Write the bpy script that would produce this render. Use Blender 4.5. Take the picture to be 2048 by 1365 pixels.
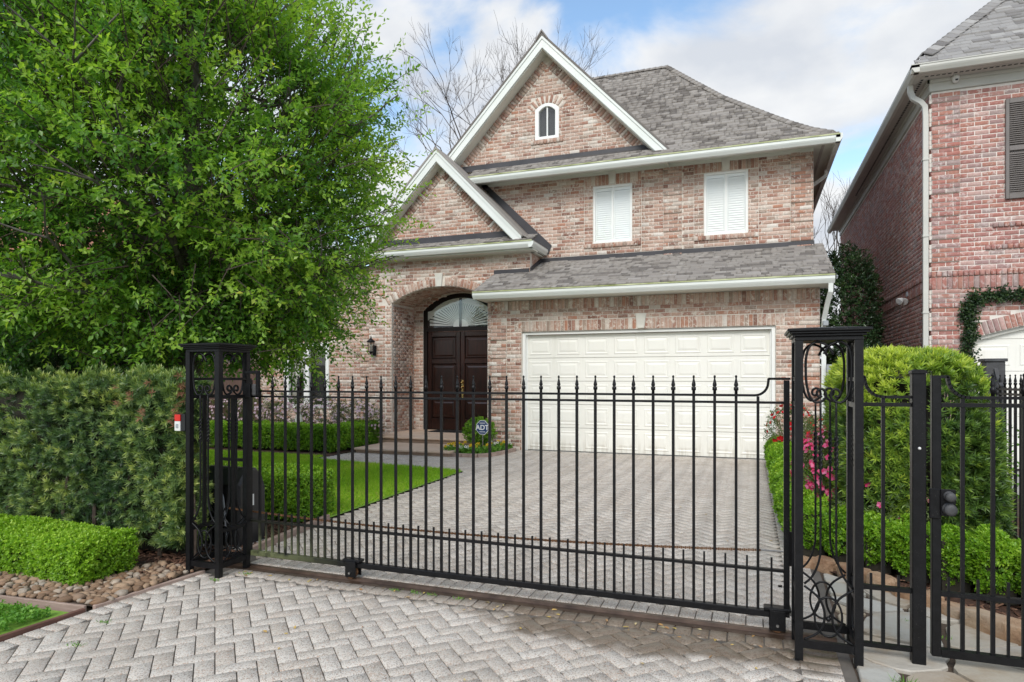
import bpy, math, random
import numpy as np
from mathutils import Vector, Matrix
random.seed(7); NR = np.random.default_rng(11)
R = math.radians
sc = bpy.context.scene
for o in list(bpy.data.objects): bpy.data.objects.remove(o)

# ------------------------------------------------------------------ camera, sky, sun, exposure
TH = math.atan2(478.0, 1292.0)
cam_d = bpy.data.cameras.new('camera'); cam = bpy.data.objects.new('camera', cam_d)
sc.collection.objects.link(cam); sc.camera = cam
cam.location = (0, 0, 1.5); cam.rotation_euler = (R(90), 0, TH)
cam_d.sensor_width = 36; cam_d.lens = 36 * 1292 / 2048
cam_d.shift_y = (757 - 682.5) / 2048
cam_d.clip_start = .05; cam_d.clip_end = 3000

SUN_EL, SUN_AZ = 40.0, 176.0          # compass-like: 0 = +Y, clockwise towards +X
sc.view_settings.view_transform = 'Standard'; sc.view_settings.look = 'None'
sc.view_settings.exposure = 1.44; sc.view_settings.gamma = 1
sc.view_settings.use_curve_mapping = False
w = bpy.data.worlds.new('World'); sc.world = w; w.use_nodes = True
nt = w.node_tree; nt.nodes.clear()
def wn(t, **k):
    n = nt.nodes.new(t)
    for a, b in k.items(): setattr(n, a, b)
    return n
L = nt.links.new
sky = wn('ShaderNodeTexSky', sky_type='NISHITA', sun_disc=False, sun_elevation=R(SUN_EL), sun_rotation=R(SUN_AZ), air_density=1.0, dust_density=0.6, ozone_density=2.0)
tc = wn('ShaderNodeTexCoord'); sep = wn('ShaderNodeSeparateXYZ'); L(tc.outputs['Generated'], sep.inputs[0])
# cloud deck: direction projected on a plane overhead, so clouds flatten towards the horizon
zz = wn('ShaderNodeMath', operation='MAXIMUM'); L(sep.outputs[2], zz.inputs[0]); zz.inputs[1].default_value = 0.0
za = wn('ShaderNodeMath', operation='ADD'); L(zz.outputs[0], za.inputs[0]); za.inputs[1].default_value = 0.32
dv = wn('ShaderNodeVectorMath', operation='DIVIDE'); L(tc.outputs['Generated'], dv.inputs[0])
cz = wn('ShaderNodeCombineXYZ')
for i in range(3): L(za.outputs[0], cz.inputs[i])
L(cz.outputs[0], dv.inputs[1])
mp = wn('ShaderNodeMapping'); L(dv.outputs[0], mp.inputs[0]); mp.inputs['Location'].default_value = (.4, 4.2, .8)
n1 = wn('ShaderNodeTexNoise'); L(mp.outputs[0], n1.inputs['Vector']); n1.inputs['Scale'].default_value = 2.3; n1.inputs['Detail'].default_value = 8; n1.inputs['Roughness'].default_value = .52; n1.inputs['Distortion'].default_value = .35
mr = wn('ShaderNodeMapRange', interpolation_type='SMOOTHSTEP'); L(n1.outputs[0], mr.inputs[0]); mr.inputs[1].default_value = .37; mr.inputs[2].default_value = .54
n2 = wn('ShaderNodeTexNoise'); L(mp.outputs[0], n2.inputs['Vector']); n2.inputs['Scale'].default_value = 3.4; n2.inputs['Detail'].default_value = 6
cr = wn('ShaderNodeValToRGB'); L(n2.outputs[0], cr.inputs[0])
cr.color_ramp.elements[0].position = .38; cr.color_ramp.elements[0].color = (2.6, 2.75, 3.0, 1)
cr.color_ramp.elements[1].position = .60; cr.color_ramp.elements[1].color = (3.5, 3.55, 3.6, 1)
mx = wn('ShaderNodeMix', data_type='RGBA'); L(mr.outputs[0], mx.inputs[0]); L(cr.outputs[0], mx.inputs[7])
skb = wn('ShaderNodeMix', data_type='RGBA', blend_type='MULTIPLY'); skb.inputs[0].default_value = 1; L(sky.outputs[0], skb.inputs[6]); skb.inputs[7].default_value = (1.02, 1.04, .97, 1)
L(skb.outputs[2], mx.inputs[6])
bg = wn('ShaderNodeBackground'); bg.inputs['Strength'].default_value = .10; L(mx.outputs[2], bg.inputs[0])
ow = wn('ShaderNodeOutputWorld'); L(bg.outputs[0], ow.inputs[0])

sd = bpy.data.lights.new('sun', 'SUN'); sun = bpy.data.objects.new('sun', sd); sc.collection.objects.link(sun)
sd.energy = 0.95; sd.angle = R(30); sd.color = (1, .965, .91)
_az, _el = R(SUN_AZ), R(SUN_EL)
sdir = Vector((math.sin(_az) * math.cos(_el), math.cos(_az) * math.cos(_el), math.sin(_el)))
sun.rotation_euler = sdir.to_track_quat('Z', 'Y').to_euler(); sun.location = sdir * 60

# ------------------------------------------------------------------ materials
class NB:
    def __init__(s, name):
        s.m = bpy.data.materials.new(name); s.m.use_nodes = True; s.t = s.m.node_tree
        s.b = s.t.nodes['Principled BSDF']; s.out = s.t.nodes['Material Output']
    def n(s, t, **k):
        x = s.t.nodes.new(t)
        for a, b in k.items(): setattr(x, a, b)
        return x
    def l(s, a, b): s.t.links.new(a, b)
    def pos(s): return s.n('ShaderNodeNewGeometry').outputs['Position']
    def noise(s, scale, detail=4, rough=.55, vec=None, dist=0):
        x = s.n('ShaderNodeTexNoise'); s.l(vec if vec else s.pos(), x.inputs['Vector'])
        x.inputs['Scale'].default_value = scale; x.inputs['Detail'].default_value = detail; x.inputs['Roughness'].default_value = rough; x.inputs['Distortion'].default_value = dist
        return x.outputs[0]
    def ramp(s, fac, stops, interp='LINEAR'):
        x = s.n('ShaderNodeValToRGB'); s.l(fac, x.inputs[0]); e = x.color_ramp.elements; x.color_ramp.interpolation = interp
        while len(e) < len(stops): e.new(.5)
        for i, (p, c) in enumerate(stops):
            e[i].position = p; e[i].color = (*c, 1) if not isinstance(c, (int, float)) else (c, c, c, 1)
        return x.outputs[0]
    def mr(s, v, a, b, c=0., d=1., smooth=True):
        x = s.n('ShaderNodeMapRange'); s.l(v, x.inputs[0])
        if smooth: x.interpolation_type = 'SMOOTHSTEP'
        x.inputs[1].default_value = a; x.inputs[2].default_value = b; x.inputs[3].default_value = c; x.inputs[4].default_value = d
        return x.outputs[0]
    def mix(s, f, a, b, mode='MIX'):
        x = s.n('ShaderNodeMix', data_type='RGBA', blend_type=mode)
        for i, v in ((0, f), (6, a), (7, b)):
            if hasattr(v, 'node'): s.l(v, x.inputs[i])
            elif i == 0: x.inputs[0].default_value = v
            else: x.inputs[i].default_value = (*v, 1)
        return x.outputs[2]
    def math(s, op, a, b=None):
        x = s.n('ShaderNodeMath', operation=op)
        for i, v in ((0, a), (1, b)):
            if v is None: continue
            if hasattr(v, 'node'): s.l(v, x.inputs[i])
            else: x.inputs[i].default_value = v
        return x.outputs[0]
    def rnd(s):
        a = s.n('ShaderNodeAttribute', attribute_name='rnd'); o = s.n('ShaderNodeObjectInfo')
        return s.math('FRACT', s.math('ADD', a.outputs['Fac'], o.outputs['Random']))
    def bump(s, h, strength=.3, dist=.01):
        x = s.n('ShaderNodeBump'); s.l(h, x.inputs['Height']); x.inputs['Strength'].default_value = strength; x.inputs['Distance'].default_value = dist
        s.l(x.outputs[0], s.b.inputs['Normal'])
    def set(s, color=None, rough=None, metal=None, spec=None):
        for k, v in (('Base Color', color), ('Roughness', rough), ('Metallic', metal), ('Specular IOR Level', spec)):
            if v is None: continue
            if hasattr(v, 'node'): s.l(v, s.b.inputs[k])
            else: s.b.inputs[k].default_value = (*v, 1) if isinstance(v, tuple) else v
        return s.m

def two_tone(name, c1, c2, scale, rough=.6, bump=.15, bscale=None, metal=0, spec=.5, detail=5, bdist=.004):
    b = NB(name); f = b.noise(scale, detail)
    col = b.ramp(f, [(.3, c1), (.7, c2)])
    if bump: b.bump(b.noise(bscale or scale * 4, 3), bump, bdist)
    return b.set(col, rough, metal, spec)

def brick_mat(name, stops, smear, smear_amt):
    b = NB(name); r = b.rnd()
    col = b.ramp(r, stops, 'CONSTANT')
    # mottling inside the brick and whitish mortar smear
    m = b.noise(34, 5, .65); col = b.mix(b.mr(m, .35, .7, 0, .6), col, b.mix(.42, col, (.22, .13, .09), 'MIX'))
    s = b.noise(16, 6, .7, dist=.6); r2 = b.math('FRACT', b.math('MULTIPLY', r, 17.3))
    sm = b.math('MULTIPLY', b.mr(s, .50, .60), b.mr(r2, .15, .9, .25, smear_amt))
    col = b.mix(sm, col, smear)
    big = b.noise(.9, 4); col = b.mix(b.mr(big, .35, .7, 0, .22), col, (.20, .16, .13))
    st_ = b.n('ShaderNodeMapping'); b.l(b.pos(), st_.inputs[0]); st_.inputs['Scale'].default_value = (3.2, 3.2, .28)
    col = b.mix(b.mr(b.noise(1.5, 5, .6, st_.outputs[0]), .52, .74, 0, .30), col, b.mix(1, col, (.55, .52, .48), 'MULTIPLY'))
    b.bump(b.noise(70, 4), .55, .004)
    return b.set(col, .88, 0, .25)

M = {}
M['brick'] = brick_mat('house_brick', [(0, (.56, .38, .30)), (.17, (.47, .28, .21)), (.31, (.61, .45, .37)), (.46, (.41, .22, .165)), (.58, (.54, .36, .285)), (.69, (.40, .30, .24)), (.78, (.67, .575, .495)), (.86, (.27, .14, .105)), (.92, (.49, .24, .16)), (.97, (.77, .71, .64))], (.78, .72, .64), .85)
M['brick_red'] = brick_mat('neighbor_brick', [(0, (.44, .18, .15)), (.22, (.40, .18, .16)), (.40, (.49, .26, .225)), (.55, (.37, .235, .225)), (.66, (.45, .205, .16)), (.80, (.40, .30, .285)), (.9, (.54, .35, .315))], (.72, .63, .59), .6)
M['mortar'] = two_tone('mortar', (.62, .56, .49), (.74, .68, .60), 9, .95, .4, 60)
M['mortar_grey'] = two_tone('mortar_grey', (.68, .63, .57), (.80, .75, .69), 9, .95, .4, 60)

def shingle_mat(name, stops):
    b = NB(name); col = b.ramp(b.rnd(), stops)
    g = b.noise(240, 3, .8); col = b.mix(b.mr(g, .3, .7, 0, .7), col, b.mix(.45, col, (.5, .47, .44)))
    big = b.noise(1.1, 4); col = b.mix(b.mr(big, .4, .75, 0, .18), col, (.12, .112, .105))
    b.bump(b.noise(180, 3), .6, .004)
    return b.set(col, .95, 0, .2)
M['shingle'] = shingle_mat('roof_shingle', [(0, (.095, .083, .074)), (.18, (.13, .115, .103)), (.25, (.225, .203, .183)), (.6, (.275, .252, .228)), (.8, (.235, .212, .192)), (1, (.33, .305, .28))])
M['shingle2'] = shingle_mat('neighbor_shingle', [(0, (.11, .105, .105)), (.12, (.15, .145, .145)), (.2, (.24, .235, .23)), (.6, (.30, .295, .29)), (.85, (.21, .205, .205)), (1, (.37, .365, .355))])
M['roofdark'] = two_tone('roof_underlay', (.06, .055, .05), (.1, .09, .085), 12, .95)
M['flash'] = two_tone('dark_flashing', (.030, .029, .034), (.055, .052, .058), 3, .45, .05)
M['trim'] = two_tone('white_trim_paint', (.70, .735, .69), (.78, .80, .765), 1.6, .5, .06, 30)
M['soffit'] = two_tone('soffit_paint', (.66, .68, .60), (.72, .73, .66), 2.2, .6, .05, 30)
M['algae'] = two_tone('algae_stained_gutter_lip', (.66, .68, .44), (.22, .25, .07), 3.2, .7, .2, 40)
M['greytrim'] = two_tone('neighbor_trim_paint', (.50, .50, .46), (.58, .57, .52), 1.6, .5, .06, 30)
M['greysoff'] = two_tone('neighbor_soffit_paint', (.42, .40, .37), (.50, .48, .44), 2, .6, .05, 30)
M['vent'] = two_tone('soffit_vent_slot', (.015, .015, .015), (.03, .03, .03), 5, .8, 0)
M['door_white'] = two_tone('garage_door_paint', (.80, .785, .72), (.85, .835, .77), 1.2, .38, .05, 200)
b = NB('garage_door_paint'); c_ = b.ramp(b.noise(1.2, 4), [(.3, (.79, .775, .71)), (.7, (.85, .835, .77))]); p_ = b.n('ShaderNodeSeparateXYZ'); b.l(b.pos(), p_.inputs[0]); gm = b.n('ShaderNodeMapping'); b.l(b.pos(), gm.inputs[0]); gm.inputs['Scale'].default_value = (9, 9, .8)
c_ = b.mix(b.math('MULTIPLY', b.mr(p_.outputs[2], .0, .35, .5, 0), b.mr(b.noise(1.3, 5, .6, gm.outputs[0]), .40, .62)), c_, (.42, .37, .29)); c_ = b.mix(b.mr(b.noise(1.1, 5, .6, gm.outputs[0]), .55, .75, 0, .16), c_, (.5, .46, .38)); M['door_white'] = b.set(c_, .42)
M['winwhite'] = two_tone('window_frame_paint', (.80, .81, .78), (.86, .86, .83), 2, .4, 0)
M['slat'] = two_tone('shutter_slat_paint', (.80, .82, .80), (.86, .87, .84), 2, .4, 0)
M['dark_room'] = two_tone('dark_interior', (.012, .014, .015), (.03, .03, .03), 2, .9, 0)
M['curtain'] = two_tone('drapery', (.55, .54, .48), (.68, .66, .60), 6, .9, .2)
M['keystone'] = two_tone('cast_stone', (.60, .58, .52), (.70, .68, .61), 6, .85, .25, 50)
def wood(name, c1, c2, rough, sx=(14, 14, 1.2), spec=.5, bump=.15):
    b = NB(name); mpn = b.n('ShaderNodeMapping'); b.l(b.pos(), mpn.inputs[0]); mpn.inputs['Scale'].default_value = sx
    f = b.noise(2.2, 7, .62, mpn.outputs[0], .8); f2 = b.noise(.9, 3)
    col = b.ramp(f, [(.32, c1), (.68, c2)]); col = b.mix(b.mr(f2, .4, .7, 0, .4), col, c1)
    r = b.rnd(); col = b.mix(b.mr(r, 0, 1, 0, .28, False), col, tuple(x * .6 for x in c1))
    b.bump(f, bump, .004); return b.set(col, rough, 0, spec)
M['door'] = wood('mahogany', (.006, .0022, .0016), (.042, .011, .006), .30, spec=.45)
M['doorframe'] = wood('dark_door_frame', (.006, .004, .0035), (.016, .009, .007), .5, spec=.3)
M['fencewood'] = wood('cedar_fence_wood', (.24, .15, .12), (.40, .27, .22), .85, bump=.4)
M['edgewood'] = wood('weathered_edging_wood', (.30, .21, .17), (.50, .38, .32), .85, (2, 2, 14), bump=.4)
M['edgedark'] = wood('stained_edging_wood', (.12, .055, .04), (.22, .11, .08), .8, (2, 2, 14), bump=.4)
M['stonetread'] = two_tone('step_stone', (.56, .41, .30), (.68, .53, .41), 2.4, .6, .12, 30)
M['stoneriser'] = two_tone('step_riser_stone', (.30, .20, .14), (.42, .30, .22), 6, .8, .3, 40)
M['brass'] = two_tone('brass', (.65, .45, .18), (.8, .6, .28), 8, .25, 0, metal=1)
def glass(name, tint=(.985, .995, .99), dark=0.):
    b = NB(name); t = b.n('ShaderNodeBsdfTransparent'); t.inputs[0].default_value = (*tint, 1)
    g = b.n('ShaderNodeBsdfGlossy'); g.inputs['Roughness'].default_value = .02
    lw = b.n('ShaderNodeLayerWeight'); lw.inputs[0].default_value = .5
    f = b.math('ADD', b.math('MULTIPLY', b.math('POWER', lw.outputs['Facing'], 4.5), .9), .085)
    x = b.n('ShaderNodeMixShader'); b.l(f, x.inputs[0]); b.l(t.outputs[0], x.inputs[1]); b.l(g.outputs[0], x.inputs[2]); b.l(x.outputs[0], b.out.inputs[0])
    return b.m
M['glass'] = glass('window_glass')
# black ironwork: satin paint with dust specks and green algae low on the sliding gate's far end
def iron(name, algae=False):
    b = NB(name); f = b.noise(22, 6, .7)
    col = b.ramp(f, [(.35, (.0035, .0035, .0042)), (.75, (.009, .009, .0105))])
    sp = b.noise(190, 2); col = b.mix(b.mr(sp, .66, .74, 0, .35), col, (.16, .15, .14))
    if algae:
        p = b.n('ShaderNodeSeparateXYZ'); b.l(b.pos(), p.inputs[0])
        a = b.math('MULTIPLY', b.mr(p.outputs[0], -3.75, -2.75, 1, 0), b.mr(p.outputs[2], .10, .42, 1, 0))
        nz = b.noise(9, 4); a = b.math('MULTIPLY', a, b.mr(nz, .30, .55))
        col = b.mix(a, col, (.14, .155, .075))
    b.bump(b.noise(120, 3), .12, .002)
    return b.set(col, .40, 0, .28)
M['iron'] = iron('black_iron'); M['iron_algae'] = iron('gate_iron', True)
M['irongrey'] = two_tone('weathered_iron', (.035, .035, .037), (.075, .075, .078), 14, .6, .15)
M['rust'] = two_tone('rusty_chain', (.10, .045, .02), (.22, .11, .05), 60, .8, .4, 200, metal=.3)
M['track'] = two_tone('rusty_wet_track', (.045, .028, .02), (.13, .085, .06), 7, .35, .3, 60, metal=.4)
M['plastic'] = two_tone('black_plastic', (.012, .012, .013), (.02, .02, .022), 8, .45, .05)
M['white_pl'] = two_tone('white_plastic', (.66, .66, .64), (.74, .74, .72), 5, .45, 0)
M['red_pl'] = two_tone('red_plastic', (.55, .02, .015), (.62, .03, .02), 8, .4, 0)
M['steel'] = two_tone('dull_steel', (.30, .30, .30), (.45, .44, .42), 30, .35, .1, metal=.9)
M['greymetal'] = two_tone('grey_painted_metal', (.28, .30, .32), (.36, .38, .40), 8, .5, .1)
M['lampglass'] = glass('lantern_glass', (.85, .88, .85))
M['sign_blue'] = two_tone('sign_blue', (.015, .045, .15), (.02, .055, .17), 6, .4, 0)
M['sign_white'] = two_tone('sign_white', (.78, .78, .78), (.82, .82, .82), 6, .4, 0)
M['shutter'] = two_tone('taupe_shutter_paint', (.13, .115, .105), (.17, .15, .14), 4, .5, .05)
M['stucco'] = two_tone('pale_stucco', (.55, .46, .40), (.64, .55, .49), 3, .9, .3, 60)
M['terracotta'] = two_tone('terracotta_tile', (.33, .12, .07), (.46, .20, .12), 5, .8, .2)

# paving
def paver_mat():
    b = NB('concrete_paver'); r = b.rnd()
    col = b.ramp(r, [(0, (.46, .41, .35)), (.4, (.545, .50, .44)), (.75, (.60, .555, .495)), (1, (.49, .43, .365))])
    v = b.n('ShaderNodeTexVoronoi'); b.l(b.pos(), v.inputs['Vector']); v.inputs['Scale'].default_value = 190
    sp = b.n('ShaderNodeSeparateColor'); b.l(v.outputs['Color'], sp.inputs[0])
    col = b.mix(b.mr(sp.outputs[0], .72, .80, 0, .8), col, (.60, .57, .53)); col = b.mix(b.mr(sp.outputs[1], .78, .83, 0, .8), col, (.24, .20, .17)); col = b.mix(b.mr(sp.outputs[2], .90, .93, 0, .7), col, (.42, .25, .17))
    big = b.noise(1.3, 6, .65); col = b.mix(b.mr(big, .48, .72, 0, .30), col, (.30, .265, .225)); ty = b.n('ShaderNodeMapping'); b.l(b.pos(), ty.inputs[0]); ty.inputs['Scale'].default_value = (1.9, .22, 1); col = b.mix(b.mr(b.noise(1.6, 3, .5, ty.outputs[0]), .52, .68, 0, .22), col, (.28, .25, .22))
    # standing wet beside the track
    g = b.n('ShaderNodeVectorMath', operation='SUBTRACT'); b.l(b.pos(), g.inputs[0]); g.inputs[1].default_value = (-.45, 3.98, 0)
    m = b.n('ShaderNodeVectorMath', operation='MULTIPLY'); b.l(g.outputs[0], m.inputs[0]); m.inputs[1].default_value = (1 / 1.4, 1 / .52, 0)
    d = b.n('ShaderNodeVectorMath', operation='LENGTH'); b.l(m.outputs[0], d.inputs[0])
    wn_ = b.math('ADD', d.outputs['Value'], b.math('MULTIPLY', b.math('SUBTRACT', b.noise(2.6, 4), .5), .9))
    pz = b.n('ShaderNodeSeparateXYZ'); b.l(b.pos(), pz.inputs[0])
    side = b.mr(pz.outputs[1], 4.02, 4.08, 1, 0)
    # damp strip along the whole track
    strip = b.math('MULTIPLY', b.mr(pz.outputs[1], 3.78, 3.92, 0, .55), b.mr(pz.outputs[0], -3.9, -2.2, .25, 1))
    wet = b.math('MULTIPLY', b.math('MAXIMUM', b.mr(wn_, .68, .98, .95, 0), strip), side)
    col = b.mix(wet, col, b.mix(1, col, (.36, .305, .25), 'MULTIPLY'))
    rough = b.math('SUBTRACT', .92, b.math('MULTIPLY', wet, .62))
    b.bump(sp.outputs[0], .15, .003)
    return b.set(col, rough, 0, .4)
M['paver'] = paver_mat()
M['joint'] = two_tone('joint_sand', (.09, .08, .068), (.17, .15, .13), 5, .95, .4, 90)
M['soil'] = two_tone('soil', (.05, .034, .022), (.10, .07, .05), 6, .95, .6, 40, bdist=.02)
M['mulch'] = two_tone('mulch', (.045, .02, .012), (.14, .07, .045), 30, .95, .8, 60, bdist=.02)
M['chips'] = None
b = NB('bark_chip'); M['chips'] = b.set(b.ramp(b.rnd(), [(0, (.05, .022, .012)), (.5, (.13, .06, .035)), (1, (.22, .12, .075))]), .9)
b = NB('river_pebble'); c_ = b.ramp(b.rnd(), [(0, (.16, .095, .055)), (.25, (.30, .19, .115)), (.5, (.39, .27, .175)), (.7, (.23, .13, .07)), (.85, (.34, .29, .235)), (1, (.46, .37, .28))])
c_ = b.mix(b.mr(b.noise(30, 5), .4, .7, 0, .5), c_, (.20, .14, .10)); b.bump(b.noise(60, 4), .3, .004); M['pebble'] = b.set(c_, .8)
b = NB('flagstone'); c_ = b.ramp(b.rnd(), [(0, (.40, .385, .335)), (.35, (.46, .45, .41)), (.6, (.42, .36, .27)), (.8, (.48, .46, .41)), (1, (.38, .31, .23))])
c_ = b.mix(b.mr(b.noise(3.5, 6, .65), .46, .7, 0, .65), c_, (.30, .21, .12)); c_ = b.mix(b.mr(b.noise(14, 6, .7), .55, .75, 0, .4), c_, (.60, .58, .53)); b.bump(b.noise(7, 7, .65, dist=.5), .6, .02); M['flag'] = b.set(c_, .85)
b = NB('sandstone_rock'); c_ = b.ramp(b.noise(4, 6, .65), [(.3, (.23, .12, .065)), (.5, (.42, .27, .165)), (.72, (.50, .40, .29))]); c_ = b.mix(b.mr(b.noise(1.9, 4), .5, .62, 0, .6), c_, (.34, .30, .24)); b.bump(b.noise(13, 7, .7), .8, .03); M['rock'] = b.set(c_, .9)
M['concrete'] = two_tone('concrete', (.30, .29, .27), (.40, .39, .36), 3, .9, .3, 60)

def leaf_mat(name, stops, transl=.35, rough=.45, spec=.4, patch=None):
    b = NB(name); r = b.n('ShaderNodeAttribute', attribute_name='rnd').outputs['Fac']
    col = b.ramp(r, stops)
    if patch:
        col = b.mix(b.mr(b.noise(patch[1], 3), .42, .62, 0, .8), col, b.mix(1, col, patch[0], 'MULTIPLY'))
    t = b.n('ShaderNodeBsdfTranslucent'); b.l(b.mix(1, col, (1.15, 1.2, .55), 'MULTIPLY'), t.inputs[0])
    x = b.n('ShaderNodeMixShader'); x.inputs[0].default_value = transl
    b.set(col, rough, 0, spec); b.l(b.b.outputs[0], x.inputs[1]); b.l(t.outputs[0], x.inputs[2]); b.l(x.outputs[0], b.out.inputs[0])
    return b.m
M['holly'] = leaf_mat('holly_leaf', [(0, (.055, .15, .04)), (.3, (.12, .27, .05)), (.55, (.21, .40, .06)), (.75, (.34, .54, .075)), (.96, (.48, .64, .11)), (1, (.60, .50, .09))], .55, .32, .5, ((.85, .92, .92), .8))
M['box'] = leaf_mat('boxwood_leaf', [(0, (.09, .20, .014)), (.35, (.18, .36, .02)), (.7, (.28, .49, .03)), (1, (.42, .60, .06))], .35, .4, .4)
M['boxdk'] = leaf_mat('garden_boxwood_leaf', [(0, (.07, .18, .014)), (.4, (.16, .34, .02)), (.75, (.27, .48, .03)), (1, (.42, .60, .06))], .35, .4, .4)
M['podo'] = leaf_mat('podocarpus_leaf', [(0, (.032, .072, .028)), (.35, (.125, .21, .080)), (.62, (.25, .345, .115)), (.85, (.42, .50, .155)), (1, (.60, .64, .22))], .38, .34, .55, ((.85, .92, .9), 1.3))
M['podo_y'] = leaf_mat('podocarpus_new_leaf', [(0, (.04, .09, .03)), (.35, (.11, .205, .04)), (.65, (.27, .41, .05)), (1, (.58, .66, .09))], .3, .4, .5)
M['dead'] = leaf_mat('dead_leaf', [(0, (.20, .10, .06)), (1, (.38, .21, .13))], .2, .7, .2)
M['laurel'] = leaf_mat('dark_evergreen_leaf', [(0, (.02, .05, .02)), (.6, (.045, .095, .035)), (1, (.10, .18, .05))], .2, .3, .5)
M['ivy'] = leaf_mat('ivy_leaf', [(0, (.035, .09, .025)), (.6, (.08, .17, .04)), (1, (.20, .30, .08))], .3, .4, .4)
M['vine'] = leaf_mat('vine_leaf', [(0, (.012, .03, .012)), (.7, (.03, .065, .02)), (1, (.08, .13, .035))], .25, .4, .4)
M['azleaf'] = leaf_mat('azalea_leaf', [(0, (.05, .09, .03)), (.6, (.11, .16, .05)), (1, (.22, .23, .09))], .3, .5, .3)
M['lav'] = leaf_mat('pale_pink_petal', [(0, (.62, .44, .58)), (1, (.82, .68, .78))], .4, .6, .2)
M['pink'] = leaf_mat('hot_pink_petal', [(0, (.66, .03, .15)), (.5, (.78, .10, .28)), (1, (.86, .30, .50))], .4, .6, .2)
M['redp'] = leaf_mat('red_petal', [(0, (.42, .008, .015)), (1, (.65, .02, .03))], .35, .6, .2)
M['yellow'] = leaf_mat('yellow_petal', [(0, (.75, .45, .01)), (1, (.85, .62, .03))], .35, .6, .2)
M['whitep'] = leaf_mat('white_petal', [(0, (.70, .70, .68)), (1, (.8, .8, .78))], .35, .6, .2)
M['petaldark'] = two_tone('pansy_centre', (.03, .012, .01), (.05, .02, .015), 9, .7, 0)
M['grass'] = leaf_mat('grass_blade', [(0, (.20, .40, .022)), (.5, (.34, .57, .04)), (.9, (.50, .68, .08)), (1, (.58, .58, .16))], .45, .5, .3, ((.88, .92, .8), .9))
M['clover'] = leaf_mat('ground_cover_leaf', [(0, (.08, .22, .03)), (.6, (.16, .36, .05)), (1, (.28, .48, .09))], .35, .5, .3)
M['twig'] = two_tone('twig', (.045, .032, .024), (.10, .075, .058), 20, .9, .3)
M['core'] = two_tone('light_block_core', (.018, .016, .010), (.035, .03, .02), 12, .95, .3)  # dark colour for the solid cores added inside hedges to block light
M['lawnsoil'] = two_tone('lawn_base', (.16, .30, .03), (.22, .38, .05), 5, .95, .4, 60)
M['bark'] = None
b = NB('holly_bark'); c_ = b.ramp(b.noise(7, 7, .7), [(.3, (.05, .042, .035)), (.55, (.13, .115, .10)), (.72, (.22, .22, .19))]); b.bump(b.noise(28, 6, .7), .7, .015); M['bark'] = b.set(c_, .9)
M['bare'] = two_tone('bare_branch', (.065, .055, .047), (.125, .108, .095), 10, .9, .2)
M['fallen'] = None
b = NB('fallen_leaf'); M['fallen'] = b.set(b.ramp(b.rnd(), [(0, (.55, .42, .10)), (.4, (.48, .30, .10)), (.65, (.30, .14, .06)), (1, (.60, .50, .26))]), .7)

# ------------------------------------------------------------------ mesh helpers
COL = sc.collection
WL = {}                                            # world location of every object made here
def link(o, parent=None, loc=(0, 0, 0)):
    COL.objects.link(o); loc = Vector(loc); WL[o.name] = loc
    if parent is not None:
        o.parent = parent; o.location = loc - WL[parent.name]
    else: o.location = loc
    return o
def tag(o, label=None, cat=None, group=None, kind=None):
    for k, v in (('label', label), ('category', cat), ('group', group), ('kind', kind)):
        if v: o[k] = v
    return o
def thing(name, label, cat, loc=(0, 0, 0), group=None):
    return tag(link(bpy.data.objects.new(name, None), None, loc), label, cat, group)
def np_mesh(name, V, F, mat, rnd=None, smooth=False):
    """V (n,3), F (m,k) with k = 3 or 4, all faces the same size"""
    me = bpy.data.meshes.new(name); V = np.ascontiguousarray(V, np.float32); F = np.ascontiguousarray(F, np.int32)
    m, k = F.shape
    me.vertices.add(len(V)); me.vertices.foreach_set('co', V.ravel())
    me.loops.add(m * k); me.loops.foreach_set('vertex_index', F.ravel())
    me.polygons.add(m); me.polygons.foreach_set('loop_start', np.arange(0, m * k, k, dtype=np.int32))
    if smooth: me.polygons.foreach_set('use_smooth', np.ones(m, bool))
    me.update(calc_edges=True)
    if rnd is not None:
        a = me.attributes.new('rnd', 'FLOAT', 'FACE'); a.data.foreach_set('value', np.ascontiguousarray(rnd, np.float32))
    me.materials.append(mat); return me
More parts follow.
